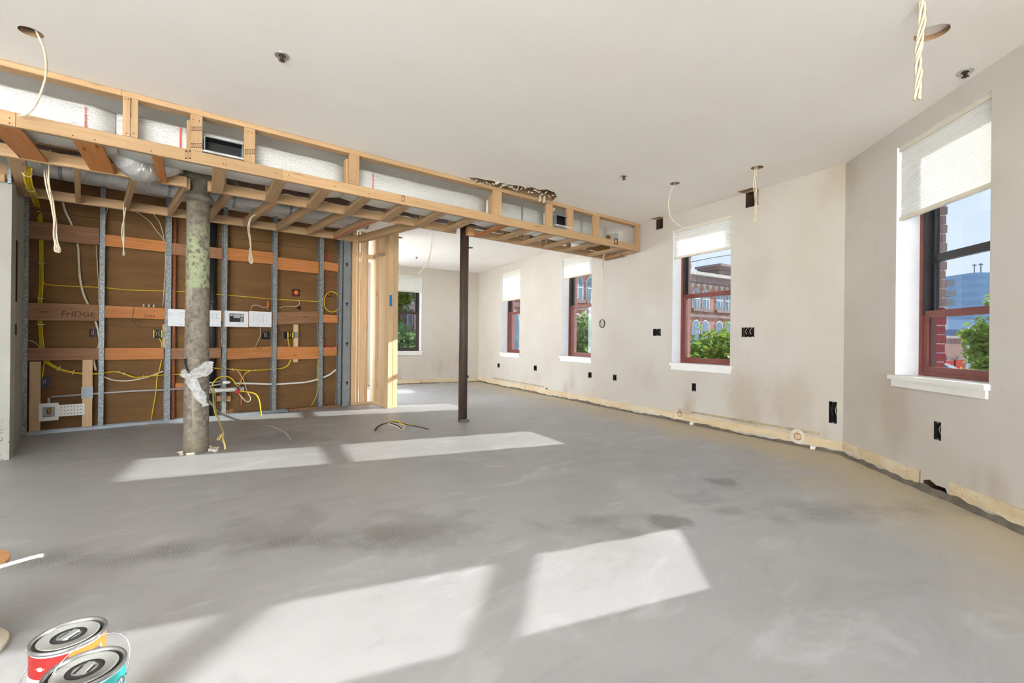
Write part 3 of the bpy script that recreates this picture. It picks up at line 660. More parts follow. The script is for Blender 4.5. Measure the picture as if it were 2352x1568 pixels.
# nail heads on the front face
mb = MB()
for x, y in [(22, 271), (22, 283), (167, 311), (218, 321), (287, 227), (295, 228), (290, 306), (307, 306), (347, 347), (444, 275), (458, 278), (513, 376), (519, 378), (570, 302), (578, 305), (633, 398), (663, 402), (770, 428), (808, 415), (816, 417), (847, 445), (862, 444), (960, 464), (1025, 487), (1141, 430), (1143, 477), (1147, 488), (1205, 510), (1245, 520), (1252, 527), (1330, 538), (1362, 545), (1450, 560), (1160, 512), (1182, 506)]:
    mb.lathe(pv(x, y, VF)+V(0, -.0012, 0), [(.0042, 0), (.0042, .0015)], 8, 0, (0, 1, 0), True, True)
mb.build('nail_heads', M['pencil'], soffit)['kind'] = 'stuff'

# ------------------------------------------------------------------ ducts
duct = empty('rectangular_duct', V(1.5, VF+.3, 2.39), 'rectangular duct in bubble foil wrap running inside the pine soffit', 'duct')
DV0, DV1, DZ0, DZ1 = VF+.115, VF+.42, 2.385, 2.635
ju = [UL, pv(266, 240, DV0).x, pv(800, 395, DV0).x, pv(1118, 470, DV0).x, pv(1250, 500, DV0).x, wall_u(VF+.4)-.65]
for a, b in zip(ju, ju[1:]):
    mb = MB(); N = max(3, int((b-a)/.12)); rings = []
    for i in range(N+1):
        u = a+.003+(b-a-.006)*i/N; e = .012 if i in (0, N) else 0; j = lambda: random.uniform(-.006, .006)
        rings.append(mb.ring([V(u, DV0+e+j(), DZ0+.025+e), V(u, DV0+.025+e, DZ0+e+j()), V(u, DV1-.025-e, DZ0+e+j()), V(u, DV1-e, DZ0+.025+e), V(u, DV1-e, DZ1-.02-e), V(u, DV1-.02-e, DZ1-e), V(u, DV0+.02+e, DZ1-e+j()*.5), V(u, DV0+e+j(), DZ1-.02-e)]))
    for p, q in zip(rings, rings[1:]): mb.bridge(p, q)
    mb.cap(rings[0], 0, True); mb.cap(rings[-1]); mb.build('wrap_section', M['foilwrap'], duct, True)
for xs in (197, 414, 856):    # printed red seams
    mb = MB(); u = pv(xs, 235+xs*.2, DV0).x; z = DZ1-.03; w_ = .009
    if xs == 414: mb.aabox(V(u-.004, DV0-.012, DZ0+.03), V(u+.004, DV0-.008, DZ1-.02))
    else:
        while z > DZ0+.04:
            h_ = random.choice([.006, .012, .012, .02]); mb.aabox(V(u-w_/2, DV0-.0115, z-h_), V(u+w_/2, DV0-.008, z)); z -= h_+.004
    mb.build('seam_print', M['redink'], duct)
for x in (1200, 1337):        # hanger straps
    u = pv(x, 470, DV0-.03).x; mb = MB(); mb.aabox(V(u-.012, DV0-.03, ZB+.05), V(u+.012, DV0-.024, H-.002)); mb.build('hanger_strap', M['galvplain'], duct)
def boot(xa, xb, ya, yb, name, lab):
    u0, u1 = pv(xa, ya, VF+.01).x, pv(xb, ya, VF+.01).x; z1, z0 = pv(xa, ya, VF+.01).z, pv(xa, yb, VF+.01).z
    r = empty(name, V((u0+u1)/2, VF+.05, z0), lab, 'duct outlet', 'black duct outlets in the soffit front')
    mb = MB(); t = .006
    for q in ((V(u0, VF+.004, z0), V(u1, DV0-.012, z0+t)), (V(u0, VF+.004, z1-t), V(u1, DV0-.012, z1)), (V(u0, VF+.004, z0), V(u0+t, DV0-.012, z1)), (V(u1-t, VF+.004, z0), V(u1, DV0-.012, z1))): mb.aabox(*q)
    mb.build('collar', M['galvplain'], r)
    mb = MB(); mb.aabox(V(u0+t, DV0-.022, z0+t), V(u1-t, DV0-.014, z1-t)); mb.aabox(V(u0+t, VF+.006, z1-t*1.6), V(u1-t, DV0-.022, z1-t*1.05)); mb.aabox(V(u0+t, VF+.006, z0+t), V(u0+t*1.6, DV0-.022, z1-t*1.7)); mb.build('liner', M['black'], r)
    mb = MB(); mb.aabox(V(u0-.01, VF-.002, z0-.012), V(u1+.005, VF+.09, z0-.001)); mb.build('foil_lip', M['foil'], r)
a0 = pv(468, 322, VF); a1 = pv(560, 345, VF)
boot(469, 559, 311, 345, 'duct_outlet', 'wide black duct outlet between two stamped studs of the soffit')
boot(1277, 1313, 492, 515, 'duct_outlet', 'small black duct outlet near the end of the soffit by the wall')
# insulated elbow bulging below the rectangular duct
mb = MB(); pts = [pv(275, 348, DV1+.02)+V(-.05, .0, .05), pv(300, 370, DV1+.1), pv(322, 385, DV1+.16), pv(345, 388, DV1+.22), pv(375, 380, DV1+.26)+V(.1, 0, .04)]
rr = [.06, .075, .085, .085, .06]
sp_ = spline(pts, 5); mb.tube(sp_, [.075+.035*math.sin(math.pi*i/(len(sp_)-1))+.004*math.sin(i*2.1) for i in range(len(sp_))], 14)
tag(mb.build('insulated_elbow', M['foil'], smooth=True), 'crumpled silver foil duct elbow beside the short old brown board', 'duct')
# round foil duct over the kitchen bay
rd0, rd1 = V(-1.05, 5.62, 2.515), V(2.0, 5.74, 2.52)
def rdc(t): return rd0.lerp(rd1, t)
rdo = empty('round_duct', V(.5, 5.68, 2.43), 'long round silver foil duct above the kitchen joists', 'duct')
mb = MB(); pts = [rdc(i/40)+V(0, 0, .004*math.sin(i*1.7)) for i in range(41)]; mb.tube(pts, [.085+.0025*math.sin(i*2.3) for i in range(41)], 20); mb.build('foil_sleeve', M['foil'], rdo, True)
for t in (.09, .34, .52, .7, .86):
    mb = MB(); c = rdc(t); ax = (rd1-rd0).normalized(); mb.lathe(c, [(.088, -.013), (.0895, -.012), (.0895, .012), (.088, .013)], 20, 0, ax); mb.build('clamp_band', M['galvplain'], rdo, True)
mb = MB(); u0 = pz(360, 425, 2.5).x; mb.aabox(V(u0-.35, 5.36, 2.66), V(1.95, 5.44, 2.735)); tag(mb.build('furring_strip', simple('grey_primed_strip', srgb(168, 166, 160), .7)), 'long grey primed strip fixed under the ceiling above the kitchen joists', 'strip')
mb = MB(); mb.tube([V(u0-.6, 5.22, 2.60), V(2.0, 5.30, 2.60)], .012, 8); tag(mb.build('steel_conduit', M['galvplain'], smooth=True), 'thin galvanised conduit running over the kitchen joists beside the round duct', 'conduit')

uw_ = wall_u(VF+.5)
mb = MB(); mb.aabox(V(uw_-.62, VF+.50, ZB+.04), V(uw_-.16, VF+.515, H-.09)); tag(mb.build('cavity_panel', M['brownpaper']), 'brown panel added for the open cavity at the end of the soffit by the wall', 'board')  # added panel stands in for the brown open cavity
mb = MB(); mb.aabox(V(uw_-.155, VF+.42, ZB+.04), V(uw_-.06, VF+.50, H-.06)); tag(mb.build('grey_closer', simple('grey_closer_strip', srgb(176, 172, 166), .7)), 'pale grey upright strip inside the end of the soffit beside the brown panel', 'strip')
# ------------------------------------------------------------------ old beam and the two columns
beam = empty('old_beam', V(2, 5.03, 2.5), 'dark sooty old timber beam over the two columns', 'beam')
for a, b in ((UL, C1.x-.18), (C1.x+.18, C2.x-.1), (C2.x+.1, wall_u(5.03)-.9)):
    mb = MB(); N = max(4, int((b-a)/.08)); rings = []
    for i in range(N+1):
        u = a+(b-a)*i/N; j = lambda k=.008: random.uniform(-k, k)
        rings.append(mb.ring([V(u, 4.93+j(), 2.515+j()), V(u, 5.03, 2.505+j()), V(u, 5.13+j(), 2.515+j()), V(u, 5.14+j(), 2.62), V(u, 5.13, H-.005), V(u, 4.93, H-.005), V(u, 4.92+j(), 2.62)]))
    for p, q in zip(rings, rings[1:]): mb.bridge(p, q)
    mb.cap(rings[0], 0, True); mb.cap(rings[-1]); mb.build('timber', wood('sooty_timber_%d' % (a*10), srgb(92, 68, 52), srgb(36, 28, 24), .4), beam)
lumber('bearing_strip', V(UL, 4.915, 2.50), V(C1.x-.3, 4.915, 2.50), .02, .03, (0, 0, 1), M['pine'], beam)
col = empty('iron_column', v3(C1, 0), 'thick old iron column with peeling pale green paint, plastic film tied round it', 'column')
mb = MB(); n = 28
prof = [(.099, 0), (.097, .25), (.094, 1.0), (.091, 1.9), (.090, 2.28)]
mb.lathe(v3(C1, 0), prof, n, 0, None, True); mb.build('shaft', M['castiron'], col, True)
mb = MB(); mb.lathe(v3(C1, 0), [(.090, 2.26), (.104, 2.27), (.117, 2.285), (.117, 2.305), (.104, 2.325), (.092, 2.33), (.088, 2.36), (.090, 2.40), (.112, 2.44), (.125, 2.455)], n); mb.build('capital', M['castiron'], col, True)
mb = MB()
def lump(mb, c, s, seed, n=10):
    rnd = random.Random(seed); rings = []
    for i in range(1, n//2):
        ph_ = math.pi*i/(n//2); rings.append(mb.ring([c+V(s[0]*math.sin(ph_)*math.cos(2*math.pi*k/n)*rnd.uniform(.8, 1.2), s[1]*math.sin(ph_)*math.sin(2*math.pi*k/n)*rnd.uniform(.8, 1.2), -s[2]*math.cos(ph_)*rnd.uniform(.85, 1.15)) for k in range(n)]))
    for p, q in zip(rings, rings[1:]): mb.bridge(p, q)
    mb.cap(rings[0], 0, True); mb.cap(rings[-1])
c = v3(C1, 0)
mb.aabox(c+V(-.30, -.12, 2.45), c+V(.30, .12, 2.50)); mb.aabox(c+V(-.17, -.11, 2.50), c+V(.17, .11, H-.004))
for i in range(16): lump(mb, c+V(random.uniform(-.28, .26), random.uniform(-.13, -.02), random.uniform(2.44, 2.56)), (random.uniform(.03, .07), .04, random.uniform(.02, .05)), i)
mb.build('crusted_cap', M['castiron'], col)
mb = MB()
for i in range(15):
    a = random.uniform(math.pi*.95, math.pi*2.25); r = random.uniform(.10, .17); lump(mb, v3(C1, .004)+V(r*math.cos(a), r*math.sin(a), .006), (random.uniform(.015, .04), random.uniform(.012, .03), random.uniform(.006, .018)), 50+i, 8)
tag(mb.build('plaster_rubble', M['drywall']), 'pale crumbs of broken plaster around the foot of the thick iron column', 'rubble', kind='stuff')
lump_mb = MB(); lump(lump_mb, pz(481, 1032, 0)+V(0, .02, .016), (.026, .022, .020), 91, 10); tag(lump_mb.build('plaster_lump', M['drywall'], smooth=True), 'round white plaster lump on the floor beside the iron column', 'rubble')
col2 = empty('steel_column', v3(C2, 0), 'slim dark brown steel column under the soffit near the far room', 'column')
mb = MB(); mb.lathe(v3(C2, 0), [(.056, 0), (.056, 2.50)], 24, 0, None, True, True); mb.build('shaft', M['steelcol'], col2, True)
mb = MB(); mb.aabox(v3(C2, 2.50)+V(-.1, -.1, 0), v3(C2, 2.515)+V(.1, .1, 0)); mb.build('cap_plate', M['steelcol'], col2)
mb = MB(); lump(mb, v3(C2, .0)+V(-.005, -.045, .012), (.075, .035, .030), 5, 10); mb.build('grout_collar', M['mortar'], col2)
# plastic film knotted round the iron column
def sheet(mb, path, widths, side, fold=.012, n=7, seed=1):
    rnd = random.Random(seed); prev = None
    for i, (p, w_) in enumerate(zip(path, widths)):
        s_ = Vector(side[i] if isinstance(side, list) else side).normalized(); cur = mb.ring([p + s_*w_*(k/(n-1)-.5) + V(-FWD.x, -FWD.y, 0)*fold*math.sin(k*2.4+i*.7)*(1+.4*rnd.random()) for k in range(n)])
        if prev:
            for k in range(n-1): mb.f.append([prev[k], prev[k+1], cur[k+1], cur[k]]); mb.mi.append(0)
        prev = cur
FD = (v3(C1, 0)-EYE).dot(FWD)-.125
film_ = empty('plastic_film', pd(455, 930, FD), 'crumpled clear plastic film knotted around the thick iron column', 'plastic film')
def fpx(pts, d=FD): return [pd(x, y, d) for x, y in pts]
mb = MB(); sheet(mb, spline(fpx([(434, 861), (450, 856), (466, 848), (480, 846), (489, 841)]), 4), [.03, .05, .07, .085, .10, .11, .12, .125, .13, .13, .135, .135, .13, .12, .11, .09, .06], (.1, 0, 1), .012, 9, 3); mb.build('upper_tail', M['film'], film_, True)
mb = MB(); sheet(mb, spline(fpx([(436, 860), (424, 858), (416, 856)]), 6), [.03, .05, .065, .075, .08, .08, .085, .085, .08, .07, .06, .05, .03], (.1, 0, 1), .012, 7, 5); mb.build('short_tail', M['film'], film_, True)
mb = MB(); sheet(mb, spline(fpx([(436, 862), (445, 882), (456, 903), (465, 918), (473, 932)]), 4), [.03, .06, .075, .085, .09, .09, .085, .08, .085, .085, .08, .07, .06, .05, .045, .05, .07], (1, 0, .25), .012, 8, 7); mb.build('lower_tail', M['film'], film_, True)
mb = MB(); lump(mb, pd(435, 861, FD-.005), (.02, .02, .02), 77, 10); mb.build('knot', M['film'], film_, True)
# ------------------------------------------------------------------ kitchen partition: brown gypsum back, steel studs, old blocking
def onK(x, y, off=0.0): return onwall(x, y, K0, dK, nK, off)
def KP(s, z, off=0.0): return v3(K0+dK*s+nK*off, z)
def kpx(x, y, off=0.0):
    s, z = onK(x, y, off); return KP(s, z, off)
D3, N3 = v3(dK, 0), v3(nK, 0)
SR = (K1-K0).length
mb = MB(); mb.box(KP(SR/2-.05, H/2-.0, .135), D3*(SR/2+.06), N3*.012, V(0, 0, H/2)); wk = tag(mb.build('wall_kitchen', M['brownpaper']), kind='structure')
mb = MB(); mb.box(KP(SR/2-.02, H/2, .155), D3*(SR/2+.03), N3*.006, V(0, 0, H/2-.002)); tag(mb.build('wall_kitchen_back', M['plaster']), kind='structure')
PO = .107
sv = onK(527, 700, PO)[0]
for sa, sb in ((-.05, sv-.0015), (sv+.0015, SR-.01)):
    for za, zb in ((.002, 1.157), (1.161, 2.374), (2.378, H-.003)):
        mb = MB(); mb.box(KP((sa+sb)/2, (za+zb)/2, PO+.006), D3*(sb-sa)/2, N3*.006, V(0, 0, (zb-za)/2)); mb.build('wallboard_panel', M['brownpaper'], wk)
text('chalk_note', 'DIST', .13, kpx(652, 876, PO), dK.to_3d(), (0, 0, 1), M['pencil_soft'], wk, 0, .002)
for xa, ya, xb, yb in ((653, 905, 686, 922), (290, 931, 337, 955), (747, 900, 772, 925)):    # printed boxes on the back paper
    (s0, z0), (s1, z1) = onK(xa, yb, PO), onK(xb, ya, PO); mb = MB()
    for q in ((s0, s1, z0, z0+.003), (s0, s1, z1-.003, z1), (s0, s0+.003, z0, z1), (s1-.003, s1, z0, z1)): mb.box(KP((q[0]+q[1])/2, (q[2]+q[3])/2, PO-.0012), D3*(q[1]-q[0])/2, N3*.0008, V(0, 0, (q[3]-q[2])/2))
    mb.build('printed_box', M['pencil_soft'], wk)
part_ = empty('stud_partition', KP(SR/2, 0, .05), 'grey steel stud partition with old wood blocking against brown wallboard', 'stud wall')
def cstud(s0, s1, name='steel_stud', lean=0.0, z1=H-.003, web=1):
    mb = MB(); w_ = s1-s0; t = .0022; dep = .09
    def bx(sa, sb, oa, ob):
        a = [KP(sa, .004, oa), KP(sb, .004, oa), KP(sb, .004, ob), KP(sa, .004, ob)]; b = [p+V(0, 0, z1-.004)+D3*lean for p in a]
        mb.add(a+b, [(0, 1, 5, 4), (1, 2, 6, 5), (2, 3, 7, 6), (3, 0, 4, 7), (4, 5, 6, 7), (3, 2, 1, 0)])
    bx(s0, s1, 0, t); bx(s0, s1, dep-t, dep); bx(s1-t, s1, t, dep-t) if web > 0 else bx(s0, s0+t, t, dep-t)
    bx(s0, s0+t, t, .010) if web > 0 else bx(s1-t, s1, t, .010)
    return mb.build(name, M['galv'], part_)
stud_s = []
for xa, xb in [(50, 63), (227, 239), (379, 392), (511, 520.5), (626, 635.5), (732.5, 742)]:
    s0, s1 = onK(xa, 800)[0], onK(xb, 800)[0]; cstud(s0, s1); stud_s.append((s0, s1))
sa, sb = onK(778, 560)[0], onK(786, 560)[0]; sl0 = onK(772, 900)[0]
cstud(onK(775, 925)[0], onK(782, 925)[0], 'leaning_stud', sa-onK(775, 925)[0]+.02)
# deep jamb stud seen web-on, with its punched keyholes
s0, s1 = onK(788, 700)[0], onK(804.5, 700)[0]
mb = MB(); mb.box(KP((s0+s1)/2, H/2, -.012), D3*(s1-s0)/2, N3*.0012, V(0, 0, H/2-.004)); mb.box(KP(s0, H/2, .012), D3*.0012, N3*.024, V(0, 0, H/2-.004)); mb.box(KP(s1, H/2, .012), D3*.0012, N3*.024, V(0, 0, H/2-.004)); jam = mb.build('jamb_stud', M['galvplain'], part_)
for y in (606, 697, 788, 878):
    mb = MB(); c = kpx(797, y, -.0142); mb.lathe(c, [(.019, -.0008), (.019, .0008)], 14, 0, N3, True, True); mb.box(c-V(0, 0, .026), D3*.008, N3*.0008, V(0, 0, .014)); mb.build('keyhole', M['black'], jam)
mb = MB(); L = onK(660, 944)[0]; e0 = -.03
for q in ((0, L, 0.0, .09, 0, .0025), (0, L, 0, .0025, .0025, .032), (0, L, .0875, .09, .0025, .032)): mb.box(KP((q[0]+q[1])/2, (q[4]+q[5])/2+.001, (q[2]+q[3])/2-.004), D3*(q[1]-q[0])/2, N3*(q[3]-q[2])/2, V(0, 0, (q[5]-q[4])/2))
mb.build('floor_track', M['galvplain'], part_)
lumber('floor_plate', KP(L+.02, .016, .045), KP(SR+.0, .016, .045), .09, .028, N3, M['oldwood_grey'], part_)
# blocking boards: left edge x, top y, bottom y, right edge x, top y, bottom y
BL = [(63, 506, 547, 229, 524, 563), (240, 538, 564, 382, 554, 579), (392, 556, 585, 512, 571, 593.5), (521.5, 569, 596, 628, 579.5, 607.5), (637, 590, 618.5, 733, 601, 628), (742, 599, 619, 778, 606, 624),
      (63, 695, 735, 229, 699, 737), (240, 701, 729.5, 381, 707, 733), (392, 710, 738, 512, 713, 737), (520, 716, 744, 628, 716, 744), (635.5, 717, 745, 733, 714, 742), (742, 722, 740, 776, 724, 742),
      (63, 799, 828, 229, 799, 826), (240, 798, 827, 377, 799, 824), (392, 799, 825, 508, 799, 822), (521, 797.5, 828, 626.5, 797, 818), (635.5, 796, 825, 732.5, 796, 824), (742, 797, 818, 774, 797, 816)]
bmats = [M['oldwood_grey'], M['oldwood'], M['oldwood_grey'], M['oldwood'], M['oldwood'], M['oldwood'], M['oldwood_grey'], M['oldwood'], M['oldwood'], M['oldwood'], M['oldwood_grey'], M['oldwood'], M['oldwood_grey'], M['oldwood'], M['oldwood_grey'], M['oldwood'], M['oldwood'], M['oldwood']]
boards = []
for (xa, ta, ba, xb, tb, bb), mt in zip(BL, bmats):
    p, q = kpx(xa, (ta+ba)/2, .014), kpx(xb, (tb+bb)/2, .014)
    wa = onK(xa, ta, .014)[1]-onK(xa, ba, .014)[1]; wb = onK(xb, tb, .014)[1]-onK(xb, bb, .014)[1]
    boards.append(lumber('blocking_board', p+N3*.016+D3*.003, q+N3*.016-D3*.003, (wa+wb)/2, .032, (0, 0, 1), mt, part_))
text('pencil_note', 'FrIDGE', .088, kpx(139, 726, .0136), dK.to_3d(), (0, 0, 1), M['pencil'], boards[6], .12, .0012)
text('pencil_note', 'STRP', .05, kpx(329, 729, .0136), dK.to_3d(), (0, 0, 1), M['pencil'], boards[7], .1, .0012)
# pale pine uprights and cleats
for xa, xb, ya, yb in [(66, 94, 830, 992), (188, 213, 826, 981), (374, 384, 745, 798), (676, 688, 745, 832)]:
    s0, z0 = onK(xa, yb, .004); s1, z1 = onK(xb, ya, .004); off = .004 if xb < 300 else .05
    if xa > 500: off = .047
    lumber('pine_upright', KP((s0+s1)/2, max(z0, .036), off+.013), KP((s0+s1)/2, z1, off+.013), s1-s0, .026 if xb < 300 else .03, D3, M['pine_shade_lift'], part_)
# low blocking behind the iron column
for xa, xb, ya, yb in [(403, 429, 880, 892), (498, 530, 908, 923)]:
    p, q = kpx(xa, (ya+yb)/2, .03), kpx(xb, (ya+yb)/2, .03); lumber('blocking_board', p+N3*.02, q+N3*.02, .07, .03, (0, 0, 1), M['oldwood'] if xa < 450 else M['plywood'], part_)
# duct-tape patch on an upright
mb = MB(); (s0, z0), (s1, z1) = onK(186.5, 915, .0), onK(213.5, 888, .0); mb.box(KP((s0+s1)/2, (z0+z1)/2, .0025), D3*(s1-s0)/2, N3*.0012, V(0, 0, (z1-z0)/2)); tag(mb.build('tape_patch', simple('grey_tape', srgb(160, 170, 178), .5, .2)), 'grey duct tape patch wrapped on a pale pine upright', 'tape')

# ------------------------------------------------------------------ timber stub wall at the partition's right end
stub = empty('timber_stub_wall', V(2.6, 7.0, 0), 'pale pine stud stub wall at the end of the kitchen partition', 'stud wall')
sA, sB_, sC, sD = v2(pz(805.6, 931.6, 0)), v2(pz(845.4, 925.5, 0)), v2(pz(891, 937.7, 0)), v2(pz(913, 934.5, 0))
sA = K1+dK*.01; sB_ = Vector((sC.x-.02, sA.y+.04))
def seg(a, b): d = (b-a).normalized(); return d, Vector((-d.y, d.x)), (b-a).length
d1, n1, L1 = seg(sA, sB_); d2, n2, L2 = seg(sB_, sC); d3, n3, L3 = seg(sC, sD)
def onseg(x, a, d, n, off=0): return onwall(x, 800, a, d, n, off)[0]
for xa, xb, off in [(807.5, 817.5, .0), (819, 824, .06), (829, 838, .0), (839.5, 844.5, .01)]:
    a0, a1 = onseg(xa, sA, d1, n1, off), onseg(xb, sA, d1, n1, off); c = sA+d1*(a0+a1)/2+n1*(off+.03); lumber('post', v3(c, .041), v3(c, H-.004), abs(a1-a0), .06, d1.to_3d(), M['pine_shade_lift'], stub)
for xa, xb, off in [(849, 861, 0.0), (862, 867, .05), (868.5, 884, .0), (885, 890.5, .03)]:
    a0, a1 = onseg(xa, sB_, d2, n2, off), onseg(xb, sB_, d2, n2, off); c = sB_+d2*(a0+a1)/2+n2*(off+.03 if n2.x > 0 else -off-.03); lumber('post', v3(c, .041), v3(c, H-.004), abs(a1-a0), .05, d2.to_3d(), M['pine_shade_lift'], stub)
for xa, xb in [(891.5, 902.5), (903.2, 913.5)]:
    a0, a1 = onseg(xa, sC, d3, n3), onseg(xb, sC, d3, n3); nn = n3 if n3.y > 0 else -n3; c = sC+d3*(a0+a1)/2+nn*.045; post = lumber('end_post', v3(c, .002), v3(c, H-.004), abs(a1-a0), .089, d3.to_3d(), M['pine_shade_lift'], stub)
nn1 = n1 if n1.y > 0 else -n1
lumber('bottom_plate', v3(sA+nn1*.04, .0205), v3(sB_+nn1*.04, .0205), .089, .038, nn1.to_3d(), M['pine_shade_lift'], stub)
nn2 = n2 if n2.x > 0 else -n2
lumber('bottom_plate', v3(sB_+nn2*.045-d2*0, .0205), v3(sC+nn2*.045-d2*.01, .0205), .089, .038, nn2.to_3d(), M['pine_shade_lift'], stub)
lumber('header', v3(sA+nn1*.03, 2.36), v3(sB_+nn1*.03, 2.36), .07, .05, (0, 0, 1), M['pine_shade_lift'], stub)
lumber('header', v3(sB_+nn2*.03, 2.36), v3(sC+nn2*.03-d2*.01, 2.36), .07, .05, (0, 0, 1), M['pine_shade_lift'], stub)
pl = [pp(x, y, v3(sC, 0), v3(n3, 0)) for x, y in ((894.5, 677), (900.5, 677), (900.5, 703), (894.5, 703))]
fw = -(n3 if n3.y > 0 else -n3).to_3d()*.0015
mb = MB(); mb.add([p+fw for p in pl]+[p+fw*.2 for p in pl], [(0, 1, 2, 3), (7, 6, 5, 4), (0, 4, 5, 1), (1, 5, 6, 2), (2, 6, 7, 3), (3, 7, 4, 0)]); tag(mb.build('tape_strip', M['bluetape']), 'short strip of blue tape on the pale end post', 'tape')

# ------------------------------------------------------------------ plumbing and boxes on the partition
def pipe(name, pts, r, mat, label, cat='pipe', n=10, rings=(), smooth=True):
    mb = MB(); mb.tube(pts, r, n)
    if rings:
        e = empty(name, pts[0], label, cat); mb.build('tube', mat, e, smooth)
        for p, ax, rr, w_ in rings:
            k = MB(); k.lathe(p, [(rr*.9, -w_), (rr, -w_*.9), (rr, w_*.9), (rr*.9, w_)], 12, 0, ax, True, True); k.build('coupling', mat, e, True)
        return e
    return tag(mb.build(name, mat, smooth=smooth), label, cat)
s_ = onK(398, 800, .05)[0]; pipe('brown_pipe', [KP(s_, .002, .06), KP(s_, H-.003, .06)], .024, M['copper'], 'slim brown riser pipe beside the iron column in the partition', 'pipe', 12, [(KP(s_, onK(398, y, .05)[1], .06), V(0, 0, 1), .030, .016) for y in (660, 770, 786)])
s_ = onK(487, 800, .05)[0]; pipe('black_drain', [KP(s_, .002, .062), KP(s_, H-.003, .062)], .041, M['black'], 'thick black drain riser behind the iron column', 'pipe', 14, [(KP(s_, z, .062), V(0, 0, 1), .047, .03) for z in (.33, 1.5)])
pipe('grey_supply_pipe', [kpx(118, 911, .045), kpx(300, 898, .024), kpx(432, 892, .022)], .011, M['pvcgrey'], 'thin grey supply pipe running from the white outlet box to the iron column', 'pipe')
pipe('stub_pipe', [kpx(112, 913, .04), kpx(112, 932, .04)], .012, M['pvcgrey'], 'short grey pipe dropping into the white water outlet box', 'pipe')
wt = [(538, 880), (580, 880.5), (630, 882), (670, 880), (705, 877), (735, 869), (757, 860), (771, 849)]
pipe('white_tubing', spline([kpx(x, y, .05) for x, y in wt], 5), .012, M['whitecable'], 'white flexible tubing curving up to the right across the partition', 'tubing')
pipe('white_waste_pipe', [kpx(478, 897, .02), kpx(560, 893, .02)], .028, M['pvcwhite'], 'stubby white waste pipe behind the tangle of yellow wires', 'pipe')
pipe('thin_waste_pipe', [kpx(474, 888, .0), kpx(515, 880, .0)], .011, M['pvcgrey'], 'thin grey pipe stub above the white waste pipe', 'pipe')
pipe('thin_waste_pipe', [kpx(474, 880, .01), kpx(508, 875, .01)], .009, M['pvcgrey'], 'thinnest grey pipe stub, uppermost of the pipes behind the iron column', 'pipe')
pipe('brown_wall_pipe', [kpx(553, 930, .06), kpx(553, 853, .06), kpx(524, 853, .06)], .014, M['copper'], 'dark brown bent pipe rising behind the yellow wires', 'pipe')
r = empty('water_outlet_box', kpx(123, 965, .0), 'white water outlet box with brass valve on a perforated bracket', 'outlet box')
def KR(xa, ya, xb, yb, off):
    (s0, z1), (s1, z0) = onK(xa, ya, off), onK(xb, yb, off); return min(s0, s1), max(s0, s1), min(z0, z1), max(z0, z1)
def kbox(mb, q, oa, ob, mi=0): mb.box(KP((q[0]+q[1])/2, (q[2]+q[3])/2, (oa+ob)/2), D3*(q[1]-q[0])/2, N3*(ob-oa)/2, V(0, 0, (q[3]-q[2])/2), mi)
q = KR(89, 927, 134.5, 964, -.012); i_ = KR(98, 935, 126, 956, -.012); mb = MB()
kbox(mb, (q[0], i_[0], q[2], q[3]), -.02, -.004); kbox(mb, (i_[1], q[1], q[2], q[3]), -.02, -.004); kbox(mb, (i_[0], i_[1], q[2], i_[2]), -.02, -.004); kbox(mb, (i_[0], i_[1], i_[3], q[3]), -.02, -.004); mb.build('flange', M['pvcwhite'], r)
mb = MB(); kbox(mb, i_, .03, .034); mb.build('back', M['pvcgrey'], r)
mb = MB(); c = KP((i_[0]+i_[1])/2, i_[3]-.01, .005); mb.lathe(c-V(0, 0, .075), [(.008, 0), (.011, .002), (.011, .03), (.016, .032), (.016, .05), (.012, .055), (.012, .07)], 12, 0, None, True, True); mb.build('valve', M['brass'], r, True)
q = KR(134.5, 930, 194.5, 952, -.012); mb = MB(); kbox(mb, q, -.012, -.006); br = mb.build('bracket', M['pvcwhite'], r)
mb = MB()
for i in range(7):
    for j in range(3): mb.lathe(KP(q[0]+(q[1]-q[0])*(.1+i*.125), q[2]+(q[3]-q[2])*(.2+j*.3), -.0128), [(.0045, 0), (.0045, .0006)], 8, 0, N3, True, True)
mb.build('bracket_holes', M['black'], br)['kind'] = 'stuff'
def ebox(name, xa, ya, xb, yb, off, mat, label, ears=None):
    r = empty(name, kpx((xa+xb)/2, yb, off), label, 'junction box'); q = KR(xa, ya, xb, yb, off); mb = MB(); t = .006
    kbox(mb, q, off+.045, off+.05); kbox(mb, (q[0], q[0]+t, q[2], q[3]), off, off+.045); kbox(mb, (q[1]-t, q[1], q[2], q[3]), off, off+.045); kbox(mb, (q[0]+t, q[1]-t, q[2], q[2]+t), off, off+.045); kbox(mb, (q[0]+t, q[1]-t, q[3]-t, q[3]), off, off+.045); mb.build('shell', mat, r)
    mb = MB(); w_ = q[1]-q[0]; h_ = q[3]-q[2]
    for k in range(3):
        p = [KP(q[0]+w_*(.25+.2*k), q[3]-.008, off+.03), KP(q[0]+w_*(.35+.12*k), q[2]+h_*.5, off+.012), KP(q[0]+w_*(.3+.2*k), q[2]+h_*.25, off+.02)]; mb.tube(spline(p, 5), .0024, 6, True, k % 3)
    link('wires', mb.mesh('wires'), [M['cream'], M['red'], M['whitecable']], r, smooth=True)
    if ears:
        for e in ears: mb = MB(); kbox(mb, KR(*e, off), off-.003, off+.002); mb.build('bracket_tab', M['yellow'], r)
    return r
ebox('junction_box', 92.5, 867, 112, 888, .01, M['bluebox'], 'blue plastic junction box beside a pale pine upright')
ebox('junction_box', 205, 755, 221, 774, .05, M['black'], 'small black junction box under the FRIDGE board')
ebox('junction_box', 352, 757, 374, 776, .02, M['black'], 'black junction box with yellow bars and a metal tab beside the brown riser', [(352, 758, 354.5, 775), (370, 758, 373, 775)])
